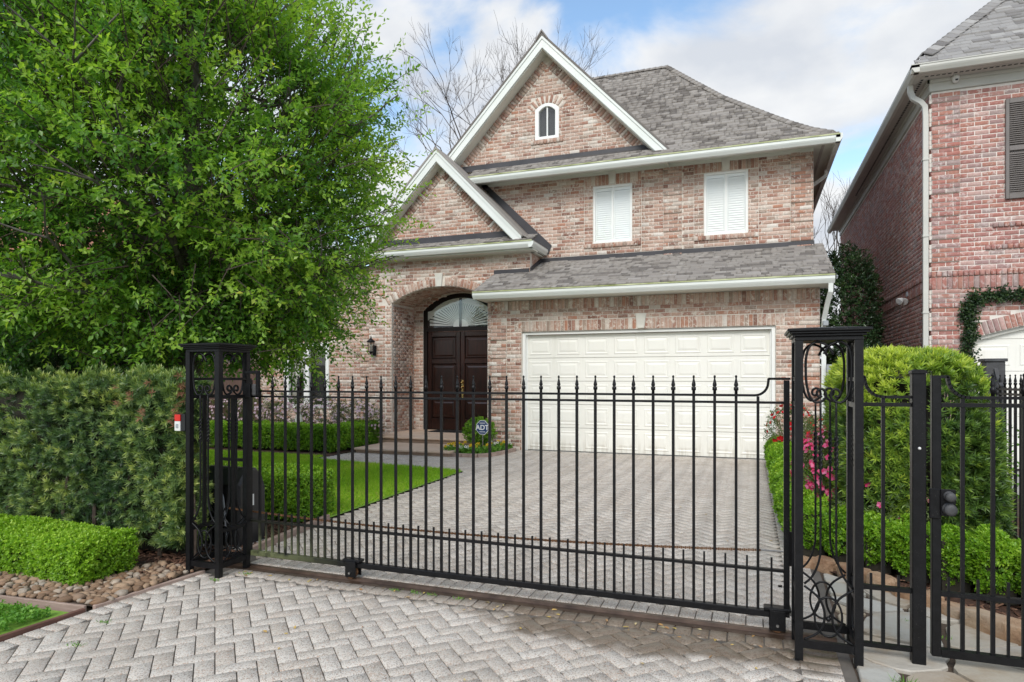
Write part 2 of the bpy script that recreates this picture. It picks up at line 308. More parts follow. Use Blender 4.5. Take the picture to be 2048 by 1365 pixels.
class MB:
    def __init__(s): s.v = []; s.f = []; s.r = []
    def add(s, v, f, r=0.):
        n = len(s.v); s.v += [tuple(p) for p in v]; s.f += [tuple(i + n for i in q) for q in f]; s.r += [r] * len(f); return s
    def hexa(s, p, r=0.):   # p: 4 bottom (ccw), 4 top
        return s.add(p, [(3, 2, 1, 0), (4, 5, 6, 7), (0, 1, 5, 4), (1, 2, 6, 5), (2, 3, 7, 6), (3, 0, 4, 7)], r)
    def box(s, x0, x1, y0, y1, z0, z1, r=0.):
        return s.hexa([(x0, y0, z0), (x1, y0, z0), (x1, y1, z0), (x0, y1, z0), (x0, y0, z1), (x1, y0, z1), (x1, y1, z1), (x0, y1, z1)], r)
    def cbox(s, c, d, r=0.): return s.box(c[0] - d[0] / 2, c[0] + d[0] / 2, c[1] - d[1] / 2, c[1] + d[1] / 2, c[2] - d[2] / 2, c[2] + d[2] / 2, r)
    def prism(s, poly, axis, a, b, r=0.):
        """poly: 2-D points in the plane across axis: 'x' -> (y,z), 'y' -> (x,z), 'z' -> (x,y)"""
        def P(q, t): return {'x': (t, q[0], q[1]), 'y': (q[0], t, q[1]), 'z': (q[0], q[1], t)}[axis]
        n = len(poly); v = [P(q, a) for q in poly] + [P(q, b) for q in poly]
        f = [tuple(range(n - 1, -1, -1)), tuple(range(n, 2 * n))] + [(i, (i + 1) % n, n + (i + 1) % n, n + i) for i in range(n)]
        return s.add(v, f, r)
    def tube(s, pts, rad, n=6, cap=True, closed=False, r=0., flat=1.0):
        pts = [Vector(p) for p in pts]; m = len(pts); V = []; F = []
        rads = rad if isinstance(rad, (list, tuple)) else [rad] * m
        up0 = None
        for i, p in enumerate(pts):
            if closed: t = pts[(i + 1) % m] - pts[i - 1]
            else: t = pts[min(i + 1, m - 1)] - pts[max(i - 1, 0)]
            if t.length < 1e-9: t = Vector((0, 0, 1))
            t.normalize()
            if up0 is None: up0 = Vector((0, 0, 1)) if abs(t.z) < .9 else Vector((0, 1, 0))
            a = t.cross(up0)
            if a.length < 1e-4: a = t.cross(Vector((1, 0, 0)))
            a.normalize(); b2 = a.cross(t).normalized(); up0 = b2
            for k in range(n):
                an = 2 * math.pi * (k + .5) / n
                V.append(p + a * math.cos(an) * rads[i] + b2 * math.sin(an) * rads[i] * flat)
        seg = m if closed else m - 1
        for i in range(seg):
            for k in range(n):
                j = (i + 1) % m
                F.append((i * n + k, i * n + (k + 1) % n, j * n + (k + 1) % n, j * n + k))
        if cap and not closed: F.append(tuple(range(n - 1, -1, -1))); F.append(tuple((m - 1) * n + k for k in range(n)))
        return s.add(V, F, r)
    def lathe(s, prof, c=(0, 0, 0), n=12, r=0.):
        V = []; F = []; m = len(prof)
        for (rad, z) in prof:
            for k in range(n):
                an = 2 * math.pi * k / n; V.append((c[0] + rad * math.cos(an), c[1] + rad * math.sin(an), c[2] + z))
        for i in range(m - 1):
            for k in range(n): F.append((i * n + k, i * n + (k + 1) % n, (i + 1) * n + (k + 1) % n, (i + 1) * n + k))
        F.append(tuple(range(n - 1, -1, -1))); F.append(tuple((m - 1) * n + k for k in range(n)))
        return s.add(V, F, r)
    def mesh(s, name, mat, origin=(0, 0, 0), smooth=False, rnd=False):
        me = bpy.data.meshes.new(name); o = Vector(origin)
        me.from_pydata([tuple(Vector(p) - o) for p in s.v], [], s.f)
        if smooth: me.polygons.foreach_set('use_smooth', [True] * len(me.polygons))
        if rnd:
            a = me.attributes.new('rnd', 'FLOAT', 'FACE'); a.data.foreach_set('value', s.r)
        me.materials.append(mat); me.update(); return me
    def build(s, name, mat, parent=None, smooth=False, rnd=False, bevel=0.):
        A = np.array(s.v); c = (A.min(0) + A.max(0)) / 2; c[2] = A[:, 2].min()
        o = link(bpy.data.objects.new(name, s.mesh(name, mat, c, smooth, rnd)), parent, c)
        if bevel:
            md = o.modifiers.new('bevel', 'BEVEL'); md.width = bevel; md.segments = 1; md.limit_method = 'ANGLE'; md.angle_limit = R(40)
        return o
def inst(name, me, parent, loc, M3=None):
    """one object per piece: shared mesh, own place (parents are never rotated)"""
    o = bpy.data.objects.new(name, me); COL.objects.link(o)
    if parent is not None: o.parent = parent; base = WL[parent.name]
    else: base = Vector((0, 0, 0))
    m = Matrix.Translation(Vector(loc) - base)
    if M3 is not None: m = m @ Matrix(M3).to_4x4()
    o.matrix_basis = m; WL[o.name] = Vector(loc); return o

# unit piece: body -0.5..0.5, chamfered face towards -Y
def unit_piece(cx, cz, cy):
    V = [(-.5, .5, -.5), (.5, .5, -.5), (.5, .5, .5), (-.5, .5, .5)]
    V += [(x, -.5 + cy, z) for x, _, z in V[:4]]
    V += [(x * (1 - 2 * cx), -.5, z * (1 - 2 * cz)) for x, _, z in V[:4]]
    F = [(8, 9, 10, 11)]
    for i in range(4):
        j = (i + 1) % 4; F += [(4 + i, 4 + j, 8 + j, 8 + i), (i, j, 4 + j, 4 + i)]
    return np.array(V, float), np.array(F, int)
BR_V, BR_F = unit_piece(.022, .07, .10)
def batch(tv, tf, items):
    C = np.array([i[0] for i in items]); A = np.array([i[1] for i in items])
    V = np.einsum('nij,kj->nki', A, tv) + C[:, None, :]
    n, k = V.shape[:2]; F = (tf[None] + (np.arange(n) * k)[:, None, None]).reshape(-1, tf.shape[1])
    return V.reshape(-1, 3), F
_s, _c = math.sin(TH), math.cos(TH)
def proj(p):
    d = -_s * p[0] + _c * p[1]; r = _c * p[0] + _s * p[1]
    return 1024 + 1292 * r / d, 757 - 1292 * (p[2] - 1.5) / d, d
def in_view(p):
    """is the piece in the frame and not behind the holly or the gate post: only used to rank which pieces are kept single"""
    x, y, d = proj(p)
    if d < .5 or not (5 < x < 2043 and 5 < y < 1360): return 0
    if p[1] > 5 and x < 790 and y < 690 + (x < 700) * 300: return 0
    if p[1] > 4.2 and 1575 < x < 1745 and y > 655: return 0
    return 1
def pieces(name, tv, tf, items, mat, parent, keep=300, rest='rest', parent_of=None, rest_parent=None):
    """items: (centre, 3x3 matrix, key). The `keep` pieces that show largest are single objects, the remainder one part"""
    def score(it):
        A = np.array(it[1]); q = sorted(np.linalg.norm(A, axis=0))
        return in_view(it[0]) * q[-1] * q[-2] / proj(it[0])[2] ** 2
    order = sorted(range(len(items)), key=lambda i: -score(items[i]))
    me = np_mesh(name, tv, tf, mat)
    for i in order[:keep]:
        it = items[i]; inst(name, me, parent_of[it[2]] if parent_of else parent, it[0], it[1])
    left = [items[i] for i in order[keep:]]
    if left:
        V, F = batch(tv, tf, left); rp = rest_parent or parent
        r = np.repeat(NR.random(len(left)), len(tf))
        o = link(bpy.data.objects.new(rest, np_mesh(rest, V - np.array(WL[rp.name]), F, mat, r)), rp, WL[rp.name])
        o['kind'] = 'stuff'

# ------------------------------------------------------------------ brickwork
CP, BH, BL, JT = .0767, .066, .194, .0107
def rot3(yaw=0, roll=0):
    return np.array((Matrix.Rotation(yaw, 3, 'Z') @ Matrix.Rotation(roll, 3, 'Y')))
class Bricks:
    """collects bricks of one house; plane 'f' faces -Y, 'l' faces -X, 'r' faces +X"""
    def __init__(s): s.items = []; s.slabs = {}
    def put(s, plane, u, z, front, wd, ht, key, roll=0, dep=.055, proud=0):
        wd += random.uniform(-.002, .002); ht += random.uniform(-.0015, .0015); pr = proud + random.uniform(-.0015, .003)
        y = front - pr + dep / 2
        yaw = {'f': 0, 'l': -math.pi / 2, 'r': math.pi / 2}[plane]
        if plane == 'f': c = (u, y, z)
        elif plane == 'l': c = (front - pr + dep / 2, u, z)
        else: c = (front + pr - dep / 2, u, z)
        s.items.append((c, rot3(yaw, roll + random.uniform(-.006, .006)) @ np.diag([wd, dep, ht]), key))
    def field(s, key, plane, front, z0, z1, span, holes=(), breaks=(), quoins=(), proud0=0, qn=(5, 4), base_z=None):
        """running bond between z0 and z1; span(z)->(u0,u1); holes(z)->(a,b) or None; quoins: (a,b) zones with proud blocks"""
        base = z0 if base_z is None else base_z
        k0 = int(round((z0 - base) / CP)); n = int((z1 - z0 + .02) / CP)
        for k in range(n):
            za = z0 + k * CP; zm = za + CP / 2
            u0, u1 = span(zm)
            if u1 - u0 < .06: continue
            segs = [(u0, u1)]
            for h in holes:
                g = h(zm)
                if not g: continue
                new = []
                for a, b2 in segs:
                    if g[1] <= a or g[0] >= b2: new.append((a, b2)); continue
                    if g[0] > a: new.append((a, g[0]))
                    if g[1] < b2: new.append((g[1], b2))
                segs = new
            cuts = list(breaks) + [e for q in quoins for e in q]
            for c in sorted(cuts):
                segs = [t for a, b2 in segs for t in ([(a, c), (c, b2)] if a + .01 < c < b2 - .01 else [(a, b2)])]
            for a, b2 in segs:
                pr = proud0
                for qa, qb in quoins:
                    if a >= qa - .02 and b2 <= qb + .02 and (k + k0) % qn[0] < qn[1]: pr += .028
                if pr > proud0 + .01: s.slabs.setdefault((key, round(a, 2), za > 3.2), []).append((plane, front, pr, a, b2, za - JT / 2 if (k + k0) % qn[0] else za + .004, za + CP - .004 if (k + k0) % qn[0] == qn[1] - 1 else za + CP))
                off = (BL + JT) / 2 * ((k + k0) % 2)
                # bond is anchored to a fixed origin so it runs through past openings
                st = math.floor((a - off) / (BL + JT)) * (BL + JT) + off
                u = st
                while u < b2 - .01:
                    p, q = max(u, a), min(u + BL, b2)
                    if u + BL + JT > b2 - .025: q = b2 - JT / 2
                    if p == a: p = a + JT / 2
                    if q - p > .022: s.put(plane, (p + q) / 2, zm, front, q - p, BH, key, proud=pr)
                    if u + BL + JT > b2 - .025: break
                    u += BL + JT
    def soldiers(s, key, plane, front, u0, u1, z0, ht, proud=0, wd=.066, skip=None):
        n = max(1, round((u1 - u0) / (wd + JT))); st = (u1 - u0) / n
        for i in range(n):
            u = u0 + (i + .5) * st
            if skip and skip[0] < u < skip[1]: continue
            s.put(plane, u, z0 + ht / 2, front, st - JT, ht, key, proud=proud)
    def finish(s, parent, parts, mat, keep=300):
        for (key, _a, _b), sl in s.slabs.items():
            mb = MB()
            for plane, front, pr, a, b2, za, zb in sl:
                if plane == 'f': mb.box(a + .004, b2 - .004, front - pr + RC, front + RC - .001, za, zb)
                else: mb.box(front - pr + RC, front + RC - .001, a + .004, b2 - .004, za, zb)
            o = mb.build('quoin_mortar', parts[key].data.materials[0], parts[key])
        pieces('brick', BR_V, BR_F, s.items, mat, parent, keep, 'brickwork', parts)

# ------------------------------------------------------------------ shingles
SH_V = np.array([(-.5, 0, 0), (.5, 0, 0), (.5, 1, 0), (-.5, 1, 0), (-.5, 0, 1), (.5, 0, 1), (.5, 1, .25), (-.5, 1, .25)], float)
SH_F = np.array([(4, 5, 6, 7), (0, 1, 5, 4), (1, 2, 6, 5), (3, 0, 4, 7)], int)
class Shingles:
    def __init__(s): s.items = []
    def slope(s, key, P, dmax, span, exp=.128, arc=None):
        """P(u,d) surface point, d along the horizontal run; span(d) -> (u0,u1); courses spaced by slope length"""
        ds = [0.]
        while ds[-1] < dmax:
            d = ds[-1]; a, b2 = np.array(P(0, d)), np.array(P(0, d + .02))
            ds.append(d + .02 * exp / np.linalg.norm(b2 - a))
        for i in range(len(ds) - 1):
            d0, d1 = ds[i], ds[i + 1]; u0, u1 = span((d0 + d1) / 2)
            u = u0 - random.random() * .2
            while u < u1:
                wd = random.choice((.10, .13, .16, .2, .26)); a, b2 = max(u, u0), min(u + wd, u1)
                if b2 - a > .02:
                    p0, p1, pu = np.array(P((a + b2) / 2, d0)), np.array(P((a + b2) / 2, d1)), np.array(P((a + b2) / 2 + .1, d0))
                    ev = p1 - p0; eu = pu - p0; eu /= np.linalg.norm(eu); nn = np.cross(eu, ev); nn /= np.linalg.norm(nn)
                    th = random.choice((.008, .012, .028))
                    s.items.append((tuple(p0 + nn * .002), np.stack([eu * (b2 - a - .004), ev * 1.12, nn * th], 1), key))
                u += wd
    def cap(s, key, pts, wd=.26, step=.15):
        pts = [np.array(p, float) for p in pts]; out = []
        for a, b2 in zip(pts[:-1], pts[1:]):
            n = max(1, int(round(np.linalg.norm(b2 - a) / step)))
            out += [(a + (b2 - a) * i / n, (b2 - a) / n) for i in range(n)]
        for p, t in out:
            e = np.array([t[1], -t[0], 0.]); e /= np.linalg.norm(e); nn = np.cross(e, t); nn /= np.linalg.norm(nn)
            if nn[2] < 0: nn, e = -nn, -e
            for sgn in (-1, 1):
                ee = e * sgn * .6 - np.array([0, 0, .55 if abs(t[2]) > .02 else .7]) * .75; ee /= np.linalg.norm(ee)
                n2 = np.cross(t, ee); n2 = n2 / np.linalg.norm(n2)
                if n2[2] < 0: n2 = -n2
                s.items.append((tuple(p + ee * wd / 4 + nn * .03), np.stack([ee * wd / 2 * (1 if sgn > 0 else 1), t * 1.15, n2 * .02], 1), key))
    def finish(s, parent, parts, mat, keep=300):
        pieces('shingle', SH_V, SH_F, s.items, mat, parent, keep, 'shingle_field', parts)

# ------------------------------------------------------------------ leaves
def unit(a): return a / np.maximum(np.linalg.norm(a, axis=1, keepdims=True), 1e-9)
def leaf_geo(C, D, N, ln, wd, fold=.18, mid=.45):
    """rhombic folded leaves: C base, D direction, N rough normal"""
    D = unit(D); S = unit(np.cross(D, N)); U = np.cross(S, D); n = len(C)
    ln = np.broadcast_to(np.asarray(ln, float), (n,))[:, None]; wd = np.broadcast_to(np.asarray(wd, float), (n,))[:, None]
    a = C; b2 = C + D * ln * mid + S * wd / 2 + U * wd * fold; t = C + D * ln; d = C + D * ln * mid - S * wd / 2 + U * wd * fold
    V = np.stack([a, b2, t, d], 1).reshape(-1, 3); i = np.arange(n) * 4
    F = np.stack([np.stack([i, i + 1, i + 2], 1), np.stack([i, i + 2, i + 3], 1)], 1).reshape(-1, 3)
    return V, F
def leaf_obj(name, parts, mat, parent, base):
    """parts: list of (V,F,rnd per leaf)"""
    Vs, Fs, Rs, o = [], [], [], 0
    for V, F, r in parts:
        Vs.append(V); Fs.append(F + o); Rs.append(np.repeat(r, 2)); o += len(V)
    V = np.concatenate(Vs); F = np.concatenate(Fs); r = np.concatenate(Rs)
    return link(bpy.data.objects.new(name, np_mesh(name, V - np.array(base), F, mat, r)), parent, base)
def rdir(n): return unit(NR.normal(size=(n, 3)))
def box_surface(n, lo, hi, faces, rnd_edge=.06, inner=.05):
    """random points on the chosen faces of a box with softened edges; returns points, outward normals"""
    lo, hi = np.array(lo, float), np.array(hi, float); sz = hi - lo; P = []; Nn = []
    area = {'-x': sz[1] * sz[2], '+x': sz[1] * sz[2], '-y': sz[0] * sz[2], '+y': sz[0] * sz[2], '+z': sz[0] * sz[1]}
    tot = sum(area[f] for f in faces)
    for f in faces:
        m = int(n * area[f] / tot); q = lo + NR.random((m, 3)) * sz; ax = 'xyz'.index(f[1]); sg = 1 if f[0] == '+' else -1
        q[:, ax] = hi[ax] if sg > 0 else lo[ax]; nn = np.zeros((m, 3)); nn[:, ax] = sg
        P.append(q); Nn.append(nn)
    P = np.concatenate(P); Nn = np.concatenate(Nn); c = (lo + hi) / 2
    # soften: pull corners in
    h = sz / 2; q = (P - c) / h; ex = np.clip(np.abs(q) - (1 - rnd_edge / h), 0, None) * h
    k = np.sort(ex, 1)[:, 1]; out = unit(P - c); P = P - unit(Nn + .6 * out) * k[:, None] * .9
    bump = vnoise(P * 5.0) * inner * 1.3
    return P + Nn * bump[:, None], unit(Nn + .25 * out)
_perm = NR.random((16, 16, 16))
def vnoise(P):
    i = np.floor(P).astype(int); f = P - i; f = f * f * (3 - 2 * f); r = 0
    for dx in (0, 1):
        for dy in (0, 1):
            for dz in (0, 1):
                w_ = (f[:, 0] if dx else 1 - f[:, 0]) * (f[:, 1] if dy else 1 - f[:, 1]) * (f[:, 2] if dz else 1 - f[:, 2])
                r = r + w_ * _perm[(i[:, 0] + dx) % 16, (i[:, 1] + dy) % 16, (i[:, 2] + dz) % 16]
    return r * 2 - 1

# ------------------------------------------------------------------ the brick house
HS = thing('brick_house', 'two-storey tan brick house with white double garage door and steep gables', 'house', (-3.5, 14, 0))
HB = Bricks(); HP = {}; HSH = Shingles()
GY, UY, PYW, WY, DY = 12.65, 14.0, 13.3, 13.6, 14.36      # garage, upper, porch, wing and entrance wall planes
RC = .006                                                 # mortar recess
def strips(mb, front, th, u0, u1, n, ranges):
    st = (u1 - u0) / n
    for i in range(n):
        a, b2 = u0 + i * st, u0 + (i + 1) * st
        ra, rb = ranges(a + 1e-4), ranges(b2 - 1e-4)
        for (p, q), (r_, t) in zip(ra, rb):
            if q - p < .002 and t - r_ < .002: continue
            mb.hexa([(a, front, p), (b2, front, r_), (b2, front + th, r_), (a, front + th, p), (a, front, q), (b2, front, t), (b2, front + th, t), (a, front + th, q)])
# garage wall
m = MB(); m.box(-5.233, -4.47, GY + RC, GY + .2, 0, 3.115).box(.42, 1.149, GY + RC, GY + .2, 0, 3.115).box(-4.47, .42, GY + RC, GY + .2, 2.462, 3.115)
HP['g'] = m.build('garage_wall', M['mortar'], HS)
gh = lambda z: (-4.47, .42) if z < 2.462 else None
HB.field('g', 'f', GY, 0, 2.68, lambda z: (-5.233, 1.149), [gh, lambda z: (-4.62, .57) if 2.46 < z else None], quoins=[(-5.18, -4.80), (.74, 1.149)], base_z=0)
HB.soldiers('g', 'f', GY, -4.62, .57, 2.468, .205, proud=.002, skip=(-2.09, -1.92))
HB.field('g', 'f', GY, 2.685, 2.90, lambda z: (-5.233, 1.149), base_z=2.685, breaks=[-4.8, .74])
HB.soldiers('g', 'f', GY, -5.233, 1.149, 2.912, .195, proud=.006)
# upper wall
wins = [(-3.272, -2.413, 4.47, 5.727), (-.918, -.057, 4.467, 5.765)]
m = MB(); xs = [-7.0] + [e for q in wins for e in (q[0], q[1])] + [1.155]
for a, b2 in ((xs[0], xs[1]), (xs[2], xs[3]), (xs[4], xs[5])): m.box(a, b2, UY + RC, UY + .2, 4.0, 6.03)
for x0, x1, z0, z1 in wins: m.box(x0, x1, UY + RC, UY + .2, 4.0, z0).box(x0, x1, UY + RC, UY + .2, z1, 6.03)
HP['u'] = m.build('upper_wall', M['mortar'], HS)
wh = [lambda z, q=q: (q[0] - .002, q[1] + .002) if q[2] - .09 < z < q[3] else None for q in wins]
wl = [lambda z, q=q: (q[0] - .20, q[1] + .20) if z > q[3] else None for q in wins] + [lambda z, q=q: (q[0] - .20, q[1] + .20) if q[2] - .10 < z < q[2] else None for q in wins]
HB.field('u', 'f', UY, 4.07, 6.03, lambda z: (-6.9, 1.155), wh + wl, breaks=[-3.47, -2.21, -1.75, -1.12, .145], quoins=[(-1.75, -1.36), (.74, 1.155)], base_z=0)
for x0, x1, z0, z1 in wins:
    HB.soldiers('u', 'f', UY, x0 - .20, x1 + .20, z1 + .012, min(.22, 6.02 - z1), proud=.002, skip=((x0 + x1) / 2 - .085, (x0 + x1) / 2 + .085))
    HB.soldiers('u', 'f', UY, x0 - .20, x1 + .20, z0 - .098, .09, proud=.03)
# gables
def gable(key, name, front, xa, za, sl, zbase, half, hole=None, ring=True):
    al = math.atan(sl); top = lambda x: za - sl * abs(x - xa)
    mm = MB(); n = 36
    def rng(x):
        t = max(top(x), zbase)
        if hole and hole(x, 0): a, b2 = hole(x, 0); return [(zbase, a), (b2, max(b2, t))]
        return [(zbase, zbase), (zbase, t)]
    strips(mm, front + RC, .12, xa - half, xa + half, 2 * n, rng)
    HP[key] = mm.build(name, M['mortar'], HS)
    dv = .205 / math.cos(al)
    HB.field(key, 'f', front, zbase, za, lambda z: (xa - (za - dv - z) / sl, xa + (za - dv - z) / sl), [lambda z: hole(0, z)] if hole else [], base_z=0)
    Ls = half / math.cos(al); n = int(Ls / (.066 + JT))
    for sg in (-1, 1):
        for i in range(n):
            t = (i + .7) * (.066 + JT); x = xa + sg * t * math.cos(al); z = za - t * math.sin(al)
            x -= sg * math.sin(al) * .1; z -= math.cos(al) * .1
            if z < zbase + .05 or sg * (x - xa) < .035: continue
            HB.put('f', x, z, front, .066, .185, key, roll=sg * al, proud=.012)
GW = (-4.62, -4.052, 6.917, 7.60, 7.735)            # gable window: x0 x1 sill spring top
def gwh(x, z):
    xc, hw = (GW[0] + GW[1]) / 2, (GW[1] - GW[0]) / 2
    if z: 
        if GW[2] - .09 < z < GW[3]: return (GW[0], GW[1])
        if GW[3] <= z < GW[4] + .16: return (xc - hw - .09 * (z > 7.5), xc + hw + .09)
        return None
    if GW[0] < x < GW[1]: return (GW[2], GW[3] + (GW[4] - GW[3]) * (1 - ((x - xc) / hw) ** 2))
    return None
gable('b', 'gable_wall', UY, -4.34, 8.83, 1.05, 6.36, 2.35, gwh)
gable('p', 'porch_gable_wall', PYW, -6.627, 6.36, 1.03, 4.56, 1.75)
xc, hw = (GW[0] + GW[1]) / 2, .284
Rg = (hw ** 2 + .135 ** 2) / (2 * .135); zc = GW[4] - Rg; am = math.asin(hw / Rg) + .15
for i in range(9):
    a = -am + 2 * am * (i + .5) / 9; HB.put('f', xc + (Rg + .1) * math.sin(a), zc + (Rg + .1) * math.cos(a), UY, .062, .185, 'b', roll=a, proud=.006)
HB.soldiers('b', 'f', UY, GW[0] - .1, GW[1] + .1, GW[2] - .098, .09, proud=.03)
# porch wall with arch
AX, AH, AS, AT = -6.68, 1.27, 3.26, 3.61; AR = (AH ** 2 + (AT - AS) ** 2) / (2 * (AT - AS)); AC = AT - AR
arch = lambda x: AC + math.sqrt(max(AR ** 2 - (x - AX) ** 2, 0))
m = MB(); m.box(-8.57, AX - AH, PYW + RC, PYW + .12, 0, 4.24).box(AX + AH, -4.5, PYW + RC, PYW + .12, 0, 4.24)
strips(m, PYW + RC, .11, AX - AH, AX + AH, 40, lambda x: [(arch(x), 4.24)])
HP['pw'] = m.build('porch_wall', M['mortar'], HS)
def ah(z):
    r2 = AR + .20
    if z < AS - .02: return (AX - AH, AX + AH)
    h = r2 ** 2 - (z - AC) ** 2
    if h <= 0: return None
    return (AX - math.sqrt(h), AX + math.sqrt(h))
HB.field('pw', 'f', PYW, 0, 4.24, lambda z: (-8.57, -4.5), [ah], breaks=[-8.12], base_z=0)
am = math.asin(AH / AR) + .035; n = int(2 * am * (AR + .06) / .0767)
for i in range(n):
    a = -am + 2 * am * (i + .5) / n
    if abs(a) * AR < .09: continue
    HB.put('f', AX + (AR + .1) * math.sin(a), AC + (AR + .1) * math.cos(a), PYW, .066, .19, 'pw', roll=a, proud=.004)
# porch inner walls, vault and entrance wall
m = MB(); m.box(AX - AH - .11, AX - AH - RC, PYW + .12, DY, 0, 3.3)
HP['pl'] = m.build('porch_side_wall', M['mortar'], HS)
HB.field('pl', 'r', AX - AH, 0, 3.25, lambda z: (PYW + .06, DY), base_z=0)
MB().box(AX + AH + RC, AX + AH + .11, PYW + .12, DY, 0, 3.3).build('porch_side_wall', M['mortar'], HS)
m = MB()
for i in range(24):
    a, b2 = AX - AH + 2 * AH * i / 24, AX - AH + 2 * AH * (i + 1) / 24
    m.hexa([(a, PYW + .10, arch(a)), (b2, PYW + .10, arch(b2)), (b2, DY + .05, arch(b2)), (a, DY + .05, arch(a)), (a, PYW + .10, arch(a) + .05), (b2, PYW + .10, arch(b2) + .05), (b2, DY + .05, arch(b2) + .05), (a, DY + .05, arch(a) + .05)])
HP['v'] = m.build('porch_vault', M['mortar'], HS)
n = 34
for i in range(n):
    x = AX - AH + 2 * AH * (i + .5) / n; sl_ = math.atan2(-(x - AX), math.sqrt(AR ** 2 - (x - AX) ** 2))
    for k in range(5):
        y = PYW + .1 + .205 * (k + .5 + .5 * (i % 2) * (k < 4))
        Mx = np.array(Matrix.Rotation(-sl_, 3, 'Y')) @ np.array([[0, 1, 0], [0, 0, 0], [0, 0, 0]]) if 0 else None
        ax_u = np.array([math.cos(sl_), 0, math.sin(sl_)]); ax_n = np.array([-math.sin(sl_), 0, math.cos(sl_)])
        HB.items.append(((x, y, arch(x) + .014), np.stack([np.array([0, 1., 0]) * .19, ax_n * .04, ax_u * .066], 1), 'v'))
DX, DH, DS, DT = -6.68, 1.0, 3.18, 3.58; DR = (DH ** 2 + (DT - DS) ** 2) / (2 * (DT - DS)); DC = DT - DR
darch = lambda x, k=0: DC + math.sqrt(max((DR - k) ** 2 - (x - DX) ** 2, 0))
m = MB(); m.box(AX - AH, DX - DH, DY + RC, DY + .15, 0, 3.62).box(DX + DH, AX + AH, DY + RC, DY + .15, 0, 3.62)
strips(m, DY + RC, .14, DX - DH, DX + DH, 24, lambda x: [(darch(x), 3.64)])
HP['e'] = m.build('entrance_wall', M['mortar'], HS)
HB.field('e', 'f', DY, 0.2, 3.62, lambda z: (AX - AH, AX + AH), [lambda z: (DX - DH, DX + DH) if z < DS else ((DX - math.sqrt(max(DR ** 2 - (z - DC) ** 2, 0)), DX + math.sqrt(max(DR ** 2 - (z - DC) ** 2, 0))) if DR ** 2 > (z - DC) ** 2 else None)], base_z=0)
# wing wall
WW = (-11.31, -9.92, .74, 2.40)
m = MB(); m.box(-12.3, WW[0], WY + RC, WY + .2, 0, 4.24).box(WW[1], -8.57, WY + RC, WY + .2, 0, 4.24).box(WW[0], WW[1], WY + RC, WY + .2, 0, WW[2]).box(WW[0], WW[1], WY + RC, WY + .2, WW[3], 4.24)
HP['w'] = m.build('wing_wall', M['mortar'], HS)
HB.field('w', 'f', WY, 0, 4.24, lambda z: (-12.3, -8.57), [lambda z: (WW[0], WW[1]) if WW[2] < z < WW[3] else None], base_z=0, quoins=[(-9.0, -8.58)])
# plain side and rear walls
m = MB(); m.box(1.0, 1.147, GY + .2, UY, 0, 3.115); m.build('garage_side_wall', M['brick'], HS)
m = MB(); m.box(1.0, 1.152, UY + .2, 24, 0, 6.03).box(-12.3, 1.0, 23.85, 24, 0, 6.03).box(-12.3, -12.1, WY + .2, 23.85, 0, 4.24); m.build('side_wall', M['brick'], HS)
MB().box(-5.23, -5.05, GY + .2, PYW + .1, 0, 3.115).box(-4.66, -4.505, PYW + .12, UY, 3.6, 4.24).build('return_wall', M['brick'], HS)
HB.finish(HS, HP, M['brick'])
# keystones
def keystone(x, z0, z1, y, wt, wb, pr=.03):
    MB().hexa([(x - wb, y - pr, z0), (x + wb, y - pr, z0), (x + wb, y + .03, z0), (x - wb, y + .03, z0), (x - wt, y - pr - .012, z1), (x + wt, y - pr - .012, z1), (x + wt, y + .03, z1), (x - wt, y + .03, z1)]).build('keystone', M['keystone'], HS, bevel=.006)
keystone(-2.006, 2.475, 2.765, GY, .105, .065)
for (x0, x1, z0, z1) in wins: keystone((x0 + x1) / 2, z1 + .02, 6.01, UY, .085, .06)
keystone(AX - .02, 3.60, 3.90, PYW, .10, .065)

# --- garage door
gd = MB().box(-4.40, .35, 12.842, 12.862, .01, 2.395).build('garage_door', M['door_white'], HS); gd['label'] = 'cream sectional double garage door with raised panels'
PM = MB(); lv = [(.240, .172, 0), (.228, .160, -.007), (.212, .144, -.007), (.196, .128, -.0005), (.150, .082, -.010)]
for (a, b2, y) in lv: PM.v += [(-a, y, -b2), (a, y, -b2), (a, y, b2), (-a, y, b2)]
for k in range(4):
    for i in range(4): PM.f.append((k * 4 + i, k * 4 + (i + 1) % 4, k * 4 + 4 + (i + 1) % 4, k * 4 + 4 + i))
PM.f.append((16, 17, 18, 19)); PM.r = [0] * len(PM.f); PMe = PM.mesh('panel', M['door_white'])
for r_ in range(5):
    z0 = .012 + r_ * .477
    MB().box(-4.40, .35, 12.80, 12.842, z0, z0 + .470).build('section', M['door_white'], gd, bevel=.004)
    for k in range(8): inst('panel', PMe, gd, (-4.40 + 4.75 * (k + .5) / 8, 12.7985, z0 + .235))
m = MB(); m.box(-4.468, -4.402, 12.70, 12.80, 0, 2.455).box(.352, .418, 12.70, 12.80, 0, 2.455).box(-4.402, .352, 12.70, 12.80, 2.398, 2.455).box(-4.402, -4.375, 12.77, 12.798, 0, 2.398).box(.325, .352, 12.77, 12.798, 0, 2.398)
m.build('door_frame', M['winwhite'], HS, bevel=.006)
MB().box(-4.40, .35, 12.79, 12.85, .0, .0115).build('door_seal', M['plastic'], gd)

